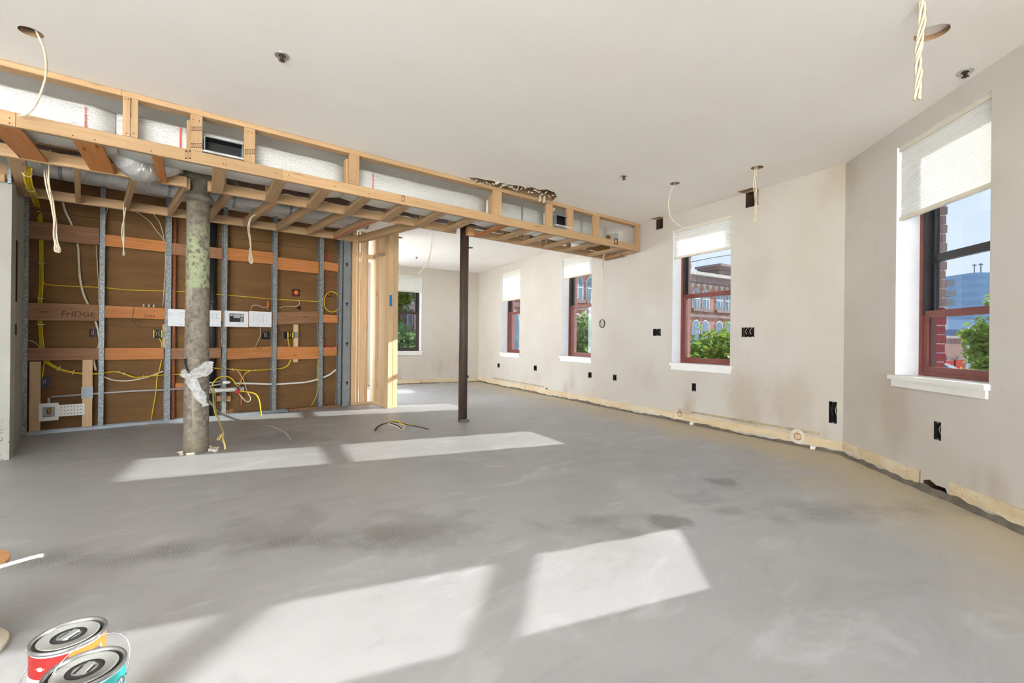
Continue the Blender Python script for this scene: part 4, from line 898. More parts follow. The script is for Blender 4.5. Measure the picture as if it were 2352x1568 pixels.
ebox('junction_box', 603, 760, 618, 779, .05, M['black'], 'plain black junction box hung below the cabinet drawings')
ebox('junction_box', 655, 762, 676, 777, .02, M['black'], 'black junction box with yellow bars fixed to a short pine cleat', [(660, 763, 662.5, 776), (671, 763, 674, 776)])
mb = MB(); kbox(mb, KR(374.5, 762, 384, 775, .04), .038, .043); tag(mb.build('mounting_tab', M['galvplain']), 'little grey metal tab on the cleat beside the brown riser', 'bracket')
mb = MB(); kbox(mb, KR(677, 762, 684, 776, .04), .038, .043); tag(mb.build('mounting_tab', M['galvplain']), 'little grey metal tab on the pine cleat right of the drawings', 'bracket')

# ------------------------------------------------------------------ the drawings taped to the blocking
def sheetpaper(xa, ya, xb, yb, label):
    r = empty('paper_drawing', kpx((xa+xb)/2, yb, .0), label, 'paper'); q = KR(xa, ya, xb, yb, -.004); mb = MB(); kbox(mb, q, -.005, -.0035); mb.build('sheet', M['paper'], r); return r, q
def plines(r, q, L, mat, name, th=.0016):
    mb = MB(); w_, h_ = q[1]-q[0], q[3]-q[2]
    for x0, y0, x1, y1 in L:
        a = (q[0]+w_*min(x0, x1), q[0]+w_*max(x0, x1), q[3]-h_*max(y0, y1), q[3]-h_*min(y0, y1)); kbox(mb, (a[0]-th/2, a[1]+th/2, a[2]-th/2, a[3]+th/2), -.0056, -.005)
    mb.build(name, mat, r)
foot_ = [(.62, .92, .72, .92), (.78, .955, .92, .955)]
r, q = sheetpaper(386, 709, 446, 750, 'white sheet with a small plan and text lines, left of the iron column')
plines(r, q, [(.03, .22, .16, .22), (.03, .28, .34, .28), (.03, .34, .14, .34), (.03, .4, .18, .4), (.38, .9, .58, .9)], M['ink'], 'text_lines'); plines(r, q, [(.42, .2, .95, .2), (.42, .2, .42, .36), (.46, .44, .56, .44), (.62, .5, .62, .64), (.7, .55, .74, .55), (.62, .64, .9, .64), (.5, .27, .8, .27)]+foot_, M['ink'], 'plan_lines')
r, q = sheetpaper(449, 711, 507.5, 750, 'white sheet with a cabinet elevation drawing, right of the iron column')
plines(r, q, [(.42, .22, .95, .22), (.5, .22, .5, .5), (.82, .22, .82, .5), (.5, .5, .95, .5), (.66, .22, .66, .5), (.56, .36, .62, .36), (.72, .36, .78, .36), (.55, .62, .6, .62), (.68, .62, .7, .62), (.78, .62, .8, .62)]+foot_, M['ink'], 'elevation_lines')
r, q = sheetpaper(516, 713, 570, 751, 'white sheet with a dark printed view of kitchen cabinets')
mb = MB(); w_, h_ = q[1]-q[0], q[3]-q[2]; R4 = lambda x0, y0, x1, y1: (q[0]+w_*x0, q[0]+w_*x1, q[3]-h_*y1, q[3]-h_*y0)
kbox(mb, R4(.2, .16, .8, .7), -.0054, -.005); mb.build('cabinet_print', M['inkdark'], r)
mb = MB()
for a in [(.22, .2, .35, .33), (.37, .2, .64, .44), (.66, .2, .78, .36), (.66, .42, .77, .48), (.66, .51, .77, .57), (.66, .6, .77, .67)]: kbox(mb, R4(*a), -.0058, -.0054)
mb.build('cabinet_highlights', M['inkmid'], r); plines(r, q, [(.52, .85, .68, .85), (.86, .85, .95, .85), (.76, .89, .84, .89)], M['ink'], 'text_lines')
r, q = sheetpaper(572, 714, 623.5, 751, 'white sheet with a fine cabinet grid drawing, next to the dark cabinet print')
plines(r, q, [(.36, .25, .36, .82), (.64, .25, .64, .82), (.36, .37, .64, .37), (.36, .25, .64, .25), (.36, .5, .64, .5), (.36, .62, .64, .62), (.5, .5, .5, .78), (.2, .2, .2, .7), (.2, .48, .34, .48), (.78, .3, .78, .7), (.2, .2, .8, .2), (.28, .86, .46, .86), (.6, .86, .8, .86), (.86, .84, .96, .84)], M['ink'], 'grid_lines', .0011)
# ------------------------------------------------------------------ cables
def cable(name, pts, r, mat, label, cat='cable', group=None, k=6, n=6):
    mb = MB(); mb.tube(spline(pts, k), r, n); return tag(mb.build(name, mat, smooth=True), label, cat, group)
def kc(L, off=.04): return [kpx(x, y, (o[0] if o else off)) for x, y, *o in L]
def bundle(name, pts, offs, r, mat, label, ties=(), tmat=None, cat='cable', twist=0.0, k=6, sidev=None):
    """several parallel or twisted strands as one thing, each strand a part"""
    e = empty(name, pts[-1], label, cat); c = spline(pts, k); rootn = sidev
    for j, (a, b) in enumerate(offs):
        P2 = []
        for i, p in enumerate(c):
            t = (c[min(i+1, len(c)-1)]-c[max(i-1, 0)]).normalized(); s1_ = Vector(rootn) if rootn else RGT.copy(); s1_ = (s1_-t*s1_.dot(t)).normalized(); s2_ = t.cross(s1_)
            an = twist*i/len(c); ca, sa_ = math.cos(an), math.sin(an); P2.append(p + s1_*(a*ca-b*sa_) + s2_*(a*sa_+b*ca))
        mb = MB(); mb.tube(P2, r, 6); mb.build('strand', mat, e, True)
    for f in ties:
        i = min(len(c)-2, int(f*(len(c)-1))); t = (c[i+1]-c[i]).normalized(); R_ = max(abs(a) for a, b in offs)+r*1.5
        mb = MB(); mb.lathe(c[i], [(R_, -.003), (R_+.002, -.002), (R_+.002, .002), (R_, .003)], 10, 0, t); mb.build('zip_tie', tmat or M['whitecable'], e)
    return e
# thick yellow home-run: down the left bay, then sweeping right under the lowest boards
fan = [((i-2.5)*.0085, (i % 2)*.006) for i in range(6)]
yl = [pz(56, 381, ZB+.02)+V(.02, 0, 0), pz(63, 405, ZB-.005), pz(68, 428, ZB-.005), pz(75, 443, ZB+.0), kpx(84, 470, .07), kpx(94, 512, .075), kpx(95, 560, .08), kpx(95, 650, .07), kpx(92, 700, .08), kpx(93, 745, .065), kpx(97, 795, .075), kpx(104, 825, .07), kpx(122, 840, .04), kpx(150, 851, .035), kpx(188, 857, .04), kpx(232, 857, .045)]
bundle('yellow_cable_run', yl, fan, .0048, M['yellow'], 'thick flat bundle of yellow cables dropping down the leftmost stud bay', [.05, .16, .3, .36, .44, .52, .6, .68, .84, .9, .95])
yl2 = [kpx(232, 857, .045), kpx(265, 853, .03), kpx(285, 858, .03), kpx(310, 866, .03), kpx(335, 864, .035), kpx(386, 860, .05), kpx(432, 857, .03), kpx(480, 846, .03), kpx(515, 846, .05), kpx(545, 849, .02), kpx(585, 850, .02), kpx(630, 847, .05), kpx(650, 845, .03), kpx(662, 838, .03), kpx(668, 826, .045)]
bundle('yellow_cable_run', yl2, [(-.006, 0), (.0, .003), (.006, 0)], .0046, M['yellow'], 'slimmer yellow cable bundle sweeping right under the lowest blocking boards', [.1, .15, .28, .36, .48, .62, .72, .78])
cable('yellow_line', kc([(97, 640, .06), (102, 651, .05), (115, 654), (160, 657), (232, 660, .05), (300, 666), (386, 668, .05), (450, 672), (515, 677, .05), (575, 682), (630, 687, .05), (690, 690), (736, 693, .05)]), .0045, M['yellow'], 'single yellow cable strung level through the studs below the top boards')
mb = MB(); c = kpx(763, 693, .02); mb.tube([c+D3*.125*math.cos(a*math.pi/10)+V(0, 0, .155*math.sin(a*math.pi/10))+N3*.012*math.sin(a*.6) for a in range(43)], .0055, 6); tag(mb.build('yellow_coil', M['yellow'], smooth=True), 'round coil of yellow cable hung in the rightmost stud bay', 'cable')
cable('yellow_drop', kc([(371, 826, .045), (366, 850), (361, 865, .03), (358, 900, .04), (352, 935, .05), (347, 966, .06)]), .0045, M['yellow'], 'single yellow cable dangling to the floor left of the brown riser')
cable('yellow_drop', kc([(731, 826, .02), (730, 850, .02), (731, 880, .02), (728, 905, .03), (715, 932, .06)]), .0045, M['yellow'], 'thin yellow cable trailing down between the two right steel studs')
cable('yellow_lead', kc([(102, 829, .06), (100, 845, .05), (97, 866, .03)]), .0055, M['yellow'], 'short yellow cable feeding the blue junction box')
cable('yellow_lead', kc([(661, 777, .04), (663, 788, .04), (665, 797, .045)]), .007, M['yellow'], 'short yellow cables feeding the box on the pine cleat right of the drawings')
cable('yellow_lead', kc([(365, 777, .04), (371, 785, .04), (371, 798, .045)]), .006, M['yellow'], 'short yellow cable below the box beside the brown riser')
# tangle behind the iron column
cable('yellow_arc', kc([(487, 884, -.05), (495, 872, -.05), (508, 865, -.04), (520, 864, -.04), (532, 869, -.04), (540, 879, -.05), (546, 889, -.06)]), .007, M['yellow'], 'thick yellow arc of wire over the white waste pipe')
cable('yellow_tail', kc([(549, 898, -.06), (570, 900, -.08), (585, 904, -.1), (593, 913, -.12), (597, 928, -.14), (600, 954, -.16)]), .008, M['yellow'], 'yellow wire tail bending down to the floor right of the tangle')
cable('yellow_branch', kc([(575, 851, .02), (563, 858, .0), (556, 870, -.02), (549, 886, -.05)]), .005, M['yellow'], 'thin yellow branch wire joining the tangle to the sweeping bundle')
cable('pink_lead', kc([(546, 851, .02), (556, 866, -.0), (562, 880, -.03), (568, 900, -.06), (575, 913, -.06), (573, 921, -.06), (566, 922, -.06), (556, 913, -.06), (548, 903, -.06)]), .0045, M['cream'], 'looped cream wire hanging in the tangle under the sweeping bundle')
cable('grey_lead', kc([(474, 889, .0), (483, 898, -.02), (489, 904, -.04)]), .008, M['greycable'], 'short grey wire entering the tangle beside the iron column')
cable('black_lead', kc([(540, 884, -.06), (546, 891, -.06), (550, 894, -.06)]), .009, M['black'], 'short black wire end in the tangle')
mb = MB(); lump(mb, kpx(546, 899, -.06), (.03, .02, .03), 33, 10); tag(mb.build('red_connector', M['red'], smooth=True), 'small red connector in the middle of the wire tangle', 'connector')
mb = MB(); lump(mb, kpx(520, 878, -.03), (.05, .02, .022), 34, 10); tag(mb.build('pipe_fitting', M['pvcwhite'], smooth=True), 'off-white pipe fitting in front of the stud in the wire tangle', 'fitting')
# yellow whip from the tangle to the floor
wp = [(481, 884), (488, 898), (489, 920), (494, 948), (503, 965), (509, 980), (513, 992), (511, 1003), (508, 1012)]
f0 = pz(517, 1031, 0.003); fd = (f0-EYE).dot(FWD)
PW = [kpx(481, 884, -.03).lerp(pd(481, 884, fd), t) for t in (0,)] + [kpx(x, y, 0).lerp(pd(x, y, fd), t) for (x, y), t in zip([(489, 900), (490, 925), (494, 948), (502, 964), (508, 980), (513, 995), (512, 1008), (516, 1020)], (.15, .35, .5, .65, .8, .9, .96, 1))] + [f0]
cable('yellow_whip', PW, .0075, M['paleyellow'], 'pale yellow wire whip hanging from the tangle and rooted in the floor')
PW2 = [kpx(489, 888, -.02)] + [kpx(x, y, 0).lerp(pd(x, y, fd), t) for (x, y), t in zip([(494, 905), (494, 930), (497, 950), (505, 968), (510, 985), (513, 994), (505, 1000), (499, 1008), (503, 1009), (510, 998)], (.15, .35, .5, .65, .8, .9, .93, .95, .97, .95))]
cable('yellow_whip', PW2, .006, M['paleyellow'], 'second pale yellow wire whip ending in a small loop above the floor')
g0 = pz(668, 1009, .0); gd = (g0-EYE).dot(FWD)
PG = [kpx(478, 918, -.25), kpx(500, 944, -.3)] + [kpx(x, y, 0).lerp(pd(x, y, gd), t) for (x, y), t in zip([(520, 955), (548, 965), (572, 971), (600, 974), (628, 980), (650, 990), (662, 1001)], (.3, .45, .6, .75, .85, .93, .98))] + [g0+V(0, 0, -.0)]
cable('grey_whip', PG, .011, M['greycable'], 'long grey flexible conduit arching down to the floor right of the iron column', 'conduit')
cable('black_cord', [pd(425, 824, FD+.02), pd(426, 838, FD+.01), pd(430, 850, FD), pd(436, 860, FD)], .008, M['black'], 'black cord curling round the iron column into the plastic film')  # a plain black cord, its tail running into the film
# cable loop lying on the floor
fl = empty('floor_cable_loop', pz(920, 985, 0), 'dark and yellow cable loop lying on the concrete between the columns', 'cable')
def fpts(L): return [pz(x, y, 0)+V(0, 0, z) for x, y, z in L]
for pts, rr, mt, nm in [([(861, 988, .004), (868, 985, .03), (880, 983, .05), (895, 984, .06), (912, 985.5, .045), (924, 988.5, .012)], .007, M['darkcable'], 'dark_lead'), ([(862, 989, .006), (870, 986, .035), (885, 984, .06), (905, 984, .08), (920, 985, .07), (940, 986, .05), (965, 986.5, .03), (985, 987, .008)], .007, M['darkcable'], 'dark_lead'), ([(893, 984, .065), (905, 983.5, .085), (915, 984.5, .085), (922, 985.5, .06), (932, 985.5, .06), (945, 986, .05)], .007, M['yellow'], 'yellow_lead'), ([(890, 984, .06), (910, 986.5, .04), (924, 989, .01), (931, 986, .045)], .0055, M['cream'], 'bare_lead')]:
    mb = MB(); mb.tube(spline(fpts(pts), 5), rr, 6); mb.build(nm, mt, fl, True)
# cream runs in the bays
cable('cream_cable', kc([(143, 460, .06), (150, 485, .06), (165, 517, .075), (178, 560, .08), (181, 600, .07), (184, 640, .06), (192, 676, .06), (204, 702, .08), (215, 725, .08), (222, 747, .05), (227, 770, .04), (228, 790, .06), (220, 812, .08), (216, 830, .06), (220, 850, .03)]), .011, M['cream'], 'thick cream cable wandering down beside the FRIDGE board')
cable('cream_cable', kc([(248, 476, .06), (243, 495, .05), (241, 512, .05)]), .004, M['cream'], 'short thin cream cable end at the top of the second steel stud')
cable('cream_cable', kc([(221, 560, .08), (223, 600, .07), (226, 650, .06), (226, 700, .08)]), .004, M['cream'], 'thin pale cable hugging the left side of the second steel stud')
cable('cream_cable', kc([(310, 485, .06), (340, 505, .06), (360, 530, .06), (377, 556, .08), (380, 600, .07), (377, 660, .06), (374, 705, .08)]), .004, M['cream'], 'thin pale cable curving down to the third steel stud')
cable('cream_cable', kc([(353, 492, .06), (366, 510, .06), (374, 535, .06), (378, 556, .08)]), .004, M['cream'], 'shorter thin pale cable joining the one at the third steel stud')
cable('cream_cable', kc([(60, 781, .04), (75, 784, .04), (86, 792, .05), (93, 799, .06)]), .004, M['cream'], 'short cream cable curving to the yellow bundle in the leftmost bay')
cable('cream_cable', kc([(238, 865, .06), (262, 873, .05), (295, 874, .05), (330, 868, .05), (352, 861, .05), (375, 852, .05)]), .009, M['cream'], 'drooping beige cable below the sweeping yellow bundle')
cable('cream_cable', kc([(576, 712, .08), (580, 702, .05), (592, 701, .05), (606, 706, .05), (613, 703, .05)]), .004, M['cream'], 'thin pale cable above the fine cabinet grid drawing')
cable('cream_cable', kc([(640, 708, .08), (655, 703, .06), (675, 704, .06), (687, 699, .06), (686, 688, .06)]), .004, M['cream'], 'pale cable hooked below the orange capped hole')
cable('cream_cable', kc([(597, 752, .07), (598, 770, .07), (592, 785, .07), (586, 797, .08)]), .004, M['cream'], 'pale cable dropping below the cabinet grid drawing')
cable('brown_wire', kc([(308, 704, .008), (306, 718, .008), (305, 735, .02), (315, 748, .04), (323, 749, .04), (321, 741, .03), (310, 731, .02)]), .0022, M['darkcable'], 'thin dark wire looped over the second blocking board')
cable('red_cable', kc([(757, 556, .06), (755, 590, .06), (755, 625, .07), (764, 645, .05), (775, 657, .05), (782, 668, .05), (782, 695, .05)]), .0045, M['red'], 'thin red cable dropping from the soffit in the rightmost stud bay')
cable('red_cable', kc([(740, 778, .05), (746, 790, .03), (760, 797, .005), (774, 794, .005), (782, 783, .02), (782, 760, .04), (777, 744, .06)]), .0045, M['red'], 'slack loop of red cable low in the rightmost stud bay')
cable('red_cable', [pz(764, 549, ZB-.006), pz(800, 531, ZB-.008), pz(835, 516, ZB-.008), pz(850, 510, ZB-.004)], .005, M['red'], 'red cable stapled under a kitchen joist')
for i, (x, y) in enumerate([(330, 700), (342, 700.5), (353, 701)]):
    mb = MB(); p = kpx(x, y+4, .03); mb.lathe(p, [(.010, 0), (.010, .01), (.005, .012), (.009, .022), (.004, .03)], 10, 0, None, True, True); tag(mb.build('pipe_clip', M['pvcwhite'], smooth=True), ['tiny white pipe clip furthest from the papers on the blocking board', 'tiny white pipe clip in the middle of three on the blocking board', 'tiny white pipe clip nearest the papers on the blocking board'][i], 'clip', 'white clips on the blocking board')
for x, y, lab in [(680, 672, 'orange capped hole with torn paper high in the brown wallboard'), (756, 677, 'small orange-tinted torn hole inside the yellow coil')]:
    e = empty('torn_hole', kpx(x, y+8, PO), lab, 'hole'); mb = MB(); c = kpx(x, y, PO-.002); k = 12; ring = [c+D3*(.075 if i % 2 else .045)*math.cos(i*math.pi/6)*(.6 if x > 700 else 1)+V(0, 0, (.07 if i % 3 else .04)*math.sin(i*math.pi/6)*(.6 if x > 700 else 1)) for i in range(12)]
    mb.add(ring+[p+N3*.0015 for p in ring], [list(range(12)), list(range(23, 11, -1))]+[(i, 12+i, 12+(i+1) % 12, (i+1) % 12) for i in range(12)]); mb.build('dark_tear', M['soot'], e)
    mb = MB(); lump(mb, c-N3*.012, (.035, .02, .035) if x < 700 else (.016, .01, .016), 12, 10); mb.build('orange_cap', M['orange'], e, True)
mb = MB(); lump(mb, kpx(687, 707, PO-.004), (.03, .012, .03), 41, 10); tag(mb.build('socket_stub', M['soot'], smooth=True), 'dark round socket stub under the orange capped hole', 'socket')
mb = MB(); mb.tube(kc([(614, 690, .02), (616, 699, .0), (614, 712, .02)]), [.008, .016, .006], 8); tag(mb.build('orange_tag', M['orange'], smooth=True), 'orange plastic tag hanging beside the fifth steel stud', 'tag')
# hanging pigtails from the framing
def hang(L, d): return [pd(x, y, d) for x, y in L]
def dz(x, y, z): return (pz(x, y, z)-EYE).dot(FWD)
d1_ = dz(115, 405, ZB)
bundle('hanging_cables', hang([(100, 374), (104, 400), (110, 430), (117, 455), (122, 480), (127, 505), (126, 530), (129, 555), (136, 570), (133, 578), (127, 572), (128, 550)], d1_), [(-.009, 0), (.008, .004), (0, -.008)], .0055, M['cream'], 'long twisted pigtail of cream cables looped at its end, hanging in the leftmost bay', (), None, 'cable', 9)
cable('hanging_cable', hang([(118, 335), (113, 362), (112, 385), (112, 415), (116, 440)], d1_-.1), .005, M['cream'], 'single cream cable dropping between the old brown boards')
d2_ = dz(288, 478, ZB)-.03
bundle('hanging_cables', hang([(297, 436), (290, 458), (286, 480), (284, 505), (282, 530), (284, 555), (285, 587)], d2_), [(-.008, 0), (.007, .003)], .0055, M['cream'], 'twisted pair of cream cables with cut ends hanging from the second kitchen joist', (), None, 'cable', 8)
d3_ = dz(570, 500, ZB)-.02
bundle('hanging_cables', hang([(605, 488), (585, 494), (575, 504), (571, 525), (574, 550), (576, 575), (579, 598), (576, 604), (573, 596), (575, 570)], d3_), [(-.006, 0), (.006, .003)], .0055, M['cream'], 'twisted cream cable loop hanging in front of the fourth stud bay', (), None, 'cable', 7)
d4_ = dz(985, 530, ZB)
cable('hanging_cable', hang([(984, 500), (988, 520), (992, 545), (990, 570), (985, 592), (980, 605), (960, 631)], d4_), .0065, M['cream'], 'single cream cable hanging from the soffit in front of the far room')
cable('hanging_cable', hang([(990, 575), (984, 600), (977, 623)], d4_+.01), .006, M['cream'], 'short second cream cable end beside the one in front of the far room')
d5_ = dz(833, 557, ZB)
cable('hanging_cable', hang([(830, 530), (832, 555), (832, 580), (830, 600), (827, 640)], d5_), .0045, M['cream'], 'thin pale cable hanging at the pale timber stub wall')
cable('hanging_cable', hang([(914, 600), (917, 615), (916, 646)], dz(913, 934, 0)), .005, M['cream'], 'short pale cable poking out past the pale end post')
d6_ = dz(1385, 590, ZB)
e6 = bundle('hanging_cables', hang([(1419, 508), (1408, 540), (1395, 565), (1386, 590), (1384, 615), (1385, 635), (1388, 640)], d6_-.1), [(-.007, 0), (.007, .003)], .0045, M['cream'], 'cream cable pair hanging from the end of the soffit', (), None, 'cable', 6)
cw_ = empty('coiled_wire', pp(1383, 752, v3(bend-nA*.03, 0), v3(nA, 0)), 'thin wire ending in a small dark coil, hung against the right wall', 'cable')
wpl = lambda x, y, o=.02: pp(x, y, v3(bend-nA*o, 0), v3(nA, 0))
mb = MB(); mb.tube([wpl(1387, 600, .03), wpl(1386, 650), wpl(1385, 700), wpl(1385, 732)], .0028, 6); mb.build('lead', M['cream'], cw_, True)
mb = MB(); c = wpl(1383, 743, .02); mb.tube([c+v3(dA, 0)*.058*math.cos(a*math.pi/8)*(1+.1*math.sin(a))+V(0, 0, .066*math.sin(a*math.pi/8))-v3(nA, 0)*.004*math.sin(a*1.1) for a in range(50)], .005, 6); mb.build('coil', M['darkcable'], cw_, True)
# ceiling pigtails
def chole(k): p, r = CHOLES[k]; return p, r
p, _ = chole('can_left'); q = v3(p, H+.08); dcl = (v3(p, H)-EYE).dot(FWD)
cable('ceiling_cable', [q, pd(88, 82, dcl+.02), pd(100, 110, dcl+.05), pd(106, 145, dcl+.1), pd(104, 180, dcl+.16), pd(93, 215, dcl+.2), pd(80, 243, dcl+.22), pd(62, 262, dcl+.25), pd(44, 266, dcl+.27)], .0058, M['cream'], 'curved cream cable hanging from the ceiling hole before the soffit')
p, _ = chole('can_wire'); dcw = (v3(p, H)-EYE).dot(FWD)
cable('ceiling_cable', [v3(p, H+.08), pd(1548, 426, dcw), pd(1541, 440, dcw), pd(1536, 460, dcw), pd(1536, 480, dcw), pd(1541, 500, dcw), pd(1552, 512, dcw), pd(1566, 521, dcw), pd(1586, 528, dcw)], .0045, M['cream'], 'thin cream cable curling down from the ceiling hole above the shaded window')
p, _ = chole('can_bundle'); dcb = (v3(p, H)-EYE).dot(FWD)
bundle('ceiling_cables', [v3(p, H+.08), pd(1736, 395, dcb), pd(1733, 415, dcb), pd(1735, 440, dcb), pd(1736, 470, dcb), pd(1736, 495, dcb), pd(1734, 509, dcb)], [(-.012, 0), (.009, .006), (0, -.008)], .0045, M['cream'], 'loose cream cable bunch hanging from the ceiling hole by the square cut-out', (), None, 'cable', 7)
dtw = 2.26
bundle('ceiling_cables', [pd(2116, -45, dtw), pd(2117, 0, dtw), pd(2119, 30, dtw), pd(2117, 60, dtw), pd(2113, 90, dtw), pd(2110, 115, dtw), pd(2109, 140, dtw), pd(2110, 165, dtw), pd(2109, 190, dtw), pd(2106, 229, dtw)], [(-.011, 0), (.010, .004), (0, -.009), (.002, .009)], .0062, M['cream'], 'thick rope of twisted cream cables hanging from the ceiling near the large window', (), None, 'cable', 13)
cable('wall_cable', [pp(x, y, v3(farc-nF*.02, 0), v3(nF, 0)) for x, y in [(1046, 633), (1042, 642), (1035, 648), (1026, 651)]], .004, M['cream'], 'thin cable end sticking out from the far wall behind the brown column')

# ------------------------------------------------------------------ ceiling fittings
def sprinkler(x, y, lab, sc=1.0):
    p = pz(x, y, H); r = empty('sprinkler_head', p-V(0, 0, .03), lab, 'sprinkler')
    mb = MB(); mb.lathe(p, [(.020, -.001), (.024, -.006), (.040, -.005), (.042, -.0005)], 24, 0); mb.build('escutcheon', M['chrome'], r, True)
    mb = MB(); mb.lathe(p, [(.0205, -.0012), (.012, -.003), (.010, -.022), (.006, -.024)], 16, 0, None, False, True); mb.build('body', M['soot'], r, True)
    mb = MB()
    for k in range(8):
        a = k*math.pi/4; mb.box(p+V(.011*math.cos(a), .011*math.sin(a), -.031), V(math.cos(a), math.sin(a), 0)*.009, V(-math.sin(a), math.cos(a), 0)*.003, (0, 0, .001))
    mb.lathe(p, [(.006, -.024), (.003, -.03), (.008, -.0305), (.008, -.032)], 12, 0, None, True, True); mb.build('deflector', M['soot'], r)
sprinkler(648, 128, 'chrome sprinkler head on the ceiling in front of the soffit with the wide duct outlet')
sprinkler(2217, 165, 'chrome sprinkler head on the ceiling above the large window shade')
sprinkler(1433, 405, 'chrome sprinkler head on the ceiling near the end of the soffit')
sprinkler(957, 590, 'dark sprinkler head on the far room ceiling')
p = pz(1078, 568.5, H); mb = MB(); mb.lathe(p, [(.001, -.001), (.066, -.0015), (.07, -.004), (.072, -.0005)], 24, 0, None, True); tag(mb.build('ceiling_cover', M['bluebox'], smooth=True), 'flat blue cover over a hole in the far room ceiling', 'cover')
# torn gypsum flaps along the soffit
mb = MB(); rnd = random.Random(4)
for i in range(26):
    t = i/25; x = 1078+200*t; y = 409+36*t+rnd.uniform(-3, 6); c = pz(x, y, H)-V(0, 0, .006); s_ = .02+.03*rnd.random()
    a = V(rnd.uniform(-1, 1), rnd.uniform(-1, 1), rnd.uniform(-.5, -.1)).normalized(); b = a.orthogonal().normalized()
    mb.box(c-V(0, 0, .012*rnd.random()), a*s_*.6, b*s_*.35, a.cross(b)*.0035)
for x, y in ((1250, 450), (1266, 462), (1272, 470), (1240, 447)): mb.box(pz(x, y, H)-V(0, 0, .04), V(.012, 0, .01), V(0, .006, 0), V(.004, 0, .04))
tag(mb.build('torn_gypsum_edge', M['drywall']), 'ragged torn gypsum flakes along the ceiling above the soffit', 'debris', kind='stuff')

# ------------------------------------------------------------------ wall boxes
def wbox(p0, d, n, q, lab, gangs=1, mat=None):
    s0, s1, z0, z1 = q; W = lambda s, z, o: v3(p0+d*s+n*o, z); D, N = v3(d, 0), v3(n, 0)
    r = empty('wall_box', W((s0+s1)/2, z0, .03), lab, 'socket box'); mb = MB(); t = .003
    for a in ((s0+.001, s0+.001+t, z0+.001, z1-.001), (s1-t-.001, s1-.001, z0+.001, z1-.001), (s0+.001+t, s1-t-.001, z0+.001, z0+.001+t), (s0+t+.001, s1-t-.001, z1-t-.001, z1-.001)): mb.box(W((a[0]+a[1])/2, (a[2]+a[3])/2, .03), D*(a[1]-a[0])/2, N*.028, V(0, 0, (a[3]-a[2])/2))
    mb.build('shell', mat or M['black'], r)
    mb = MB(); g = (s1-s0)/gangs
    for k in range(gangs):
        for z in (z0, z1): mb.box(W(s0+g*(k+.5), z+(.004 if z == z0 else -.004), .004), D*min(.008, g*.2), N*.002, V(0, 0, .006))
    mb.build('screw_tab', M['galvplain'], r)
    mb = MB(); h_ = z1-z0
    for k in range(gangs*2): 
        s = s0+(s1-s0)*(k+.5)/(gangs*2); mb.tube(spline([W(s, z1-.006, .045), W(s+.004, z0+h_*.6, .02), W(s-.003, z0+h_*.3, .035)], 4), .0028, 5, True, k % 2)
    link('wires', mb.mesh('wires'), [M['cream'], M['darkcable']], r, smooth=True)
    return r
labs = ['tiny open socket box under the narrow far window', 'small open socket box between the two farthest right-wall windows', 'open socket box under the window behind the soffit end', 'open socket box with a screw tab right of the window behind the soffit end', 'open socket box under the window with the brick mill view', 'wide empty black box left of the window with the brick mill view', 'triple switch box with red-brown shell right of the mill-view window', 'tall broken double cut-out low beside the wall bend']
for q, lab, g in zip(boxesA, labs, [1, 1, 1, 1, 1, 1, 3, 1]):
    wbox(bend, dA, nA, q, lab, g, M['soot'] if g == 3 else None)
wbox(bend, dB, nB, boxB, 'large open socket box below the tower-view window')
# plaster washers round the old heater pipes
for x, y, r_, p0, d, n, lab in [(1833, 1003, .075, bend, dA, nA, 'round orange-stained plaster patch around a pipe hole near the wall bend'), (1562, 950, .04, bend, dA, nA, 'small orange-stained plaster patch at the start of the old heater line')]:
    s, z = onwall(x, y, p0, d, n); z = max(z, r_+.02); W = lambda s, z, o: v3(p0+d*s+n*o, z)
    e = empty('pipe_patch', W(s, z-r_, 0), lab, 'patch'); mb = MB(); N_ = 22
    o_ = [W(s+r_*math.cos(2*math.pi*i/N_)*random.uniform(.95, 1.05), z+r_*math.sin(2*math.pi*i/N_), -.0075) for i in range(N_)]; i_ = [W(s+.028*math.cos(2*math.pi*i/N_), z+.028*math.sin(2*math.pi*i/N_), -.0075) for i in range(N_)]
    a = mb.ring(o_); b = mb.ring(i_); c_ = mb.ring([p+v3(n, 0)*.007 for p in o_]); mb.bridge(a, b); mb.bridge(c_, a); mb.build('washer', M['drywall'], e)
    mb = MB(); mb.lathe(W(s, z, -.0078), [(.030, 0), (.036, -.0006), (.038, .0)], 20, 0, v3(n, 0)); mb.build('rust_ring', simple('rust_stain', srgb(168, 100, 48), .9), e)
for x, y in [(1590, 962), (1868, 1020)]:
    s, z = onwall(x, y, bend, dA, nA, -.02); mb = MB(); lump(mb, v3(bend+dA*s-nA*.025, .018), (.045, .025, .022), int(x), 10); tag(mb.build('plaster_blob', M['white'], smooth=True), 'white dollop of plaster on the wall foot near the small orange-stained patch' if x < 1700 else 'white dollop of plaster on the wall foot near the wall bend', 'plaster', 'plaster dollops on the wall foot')

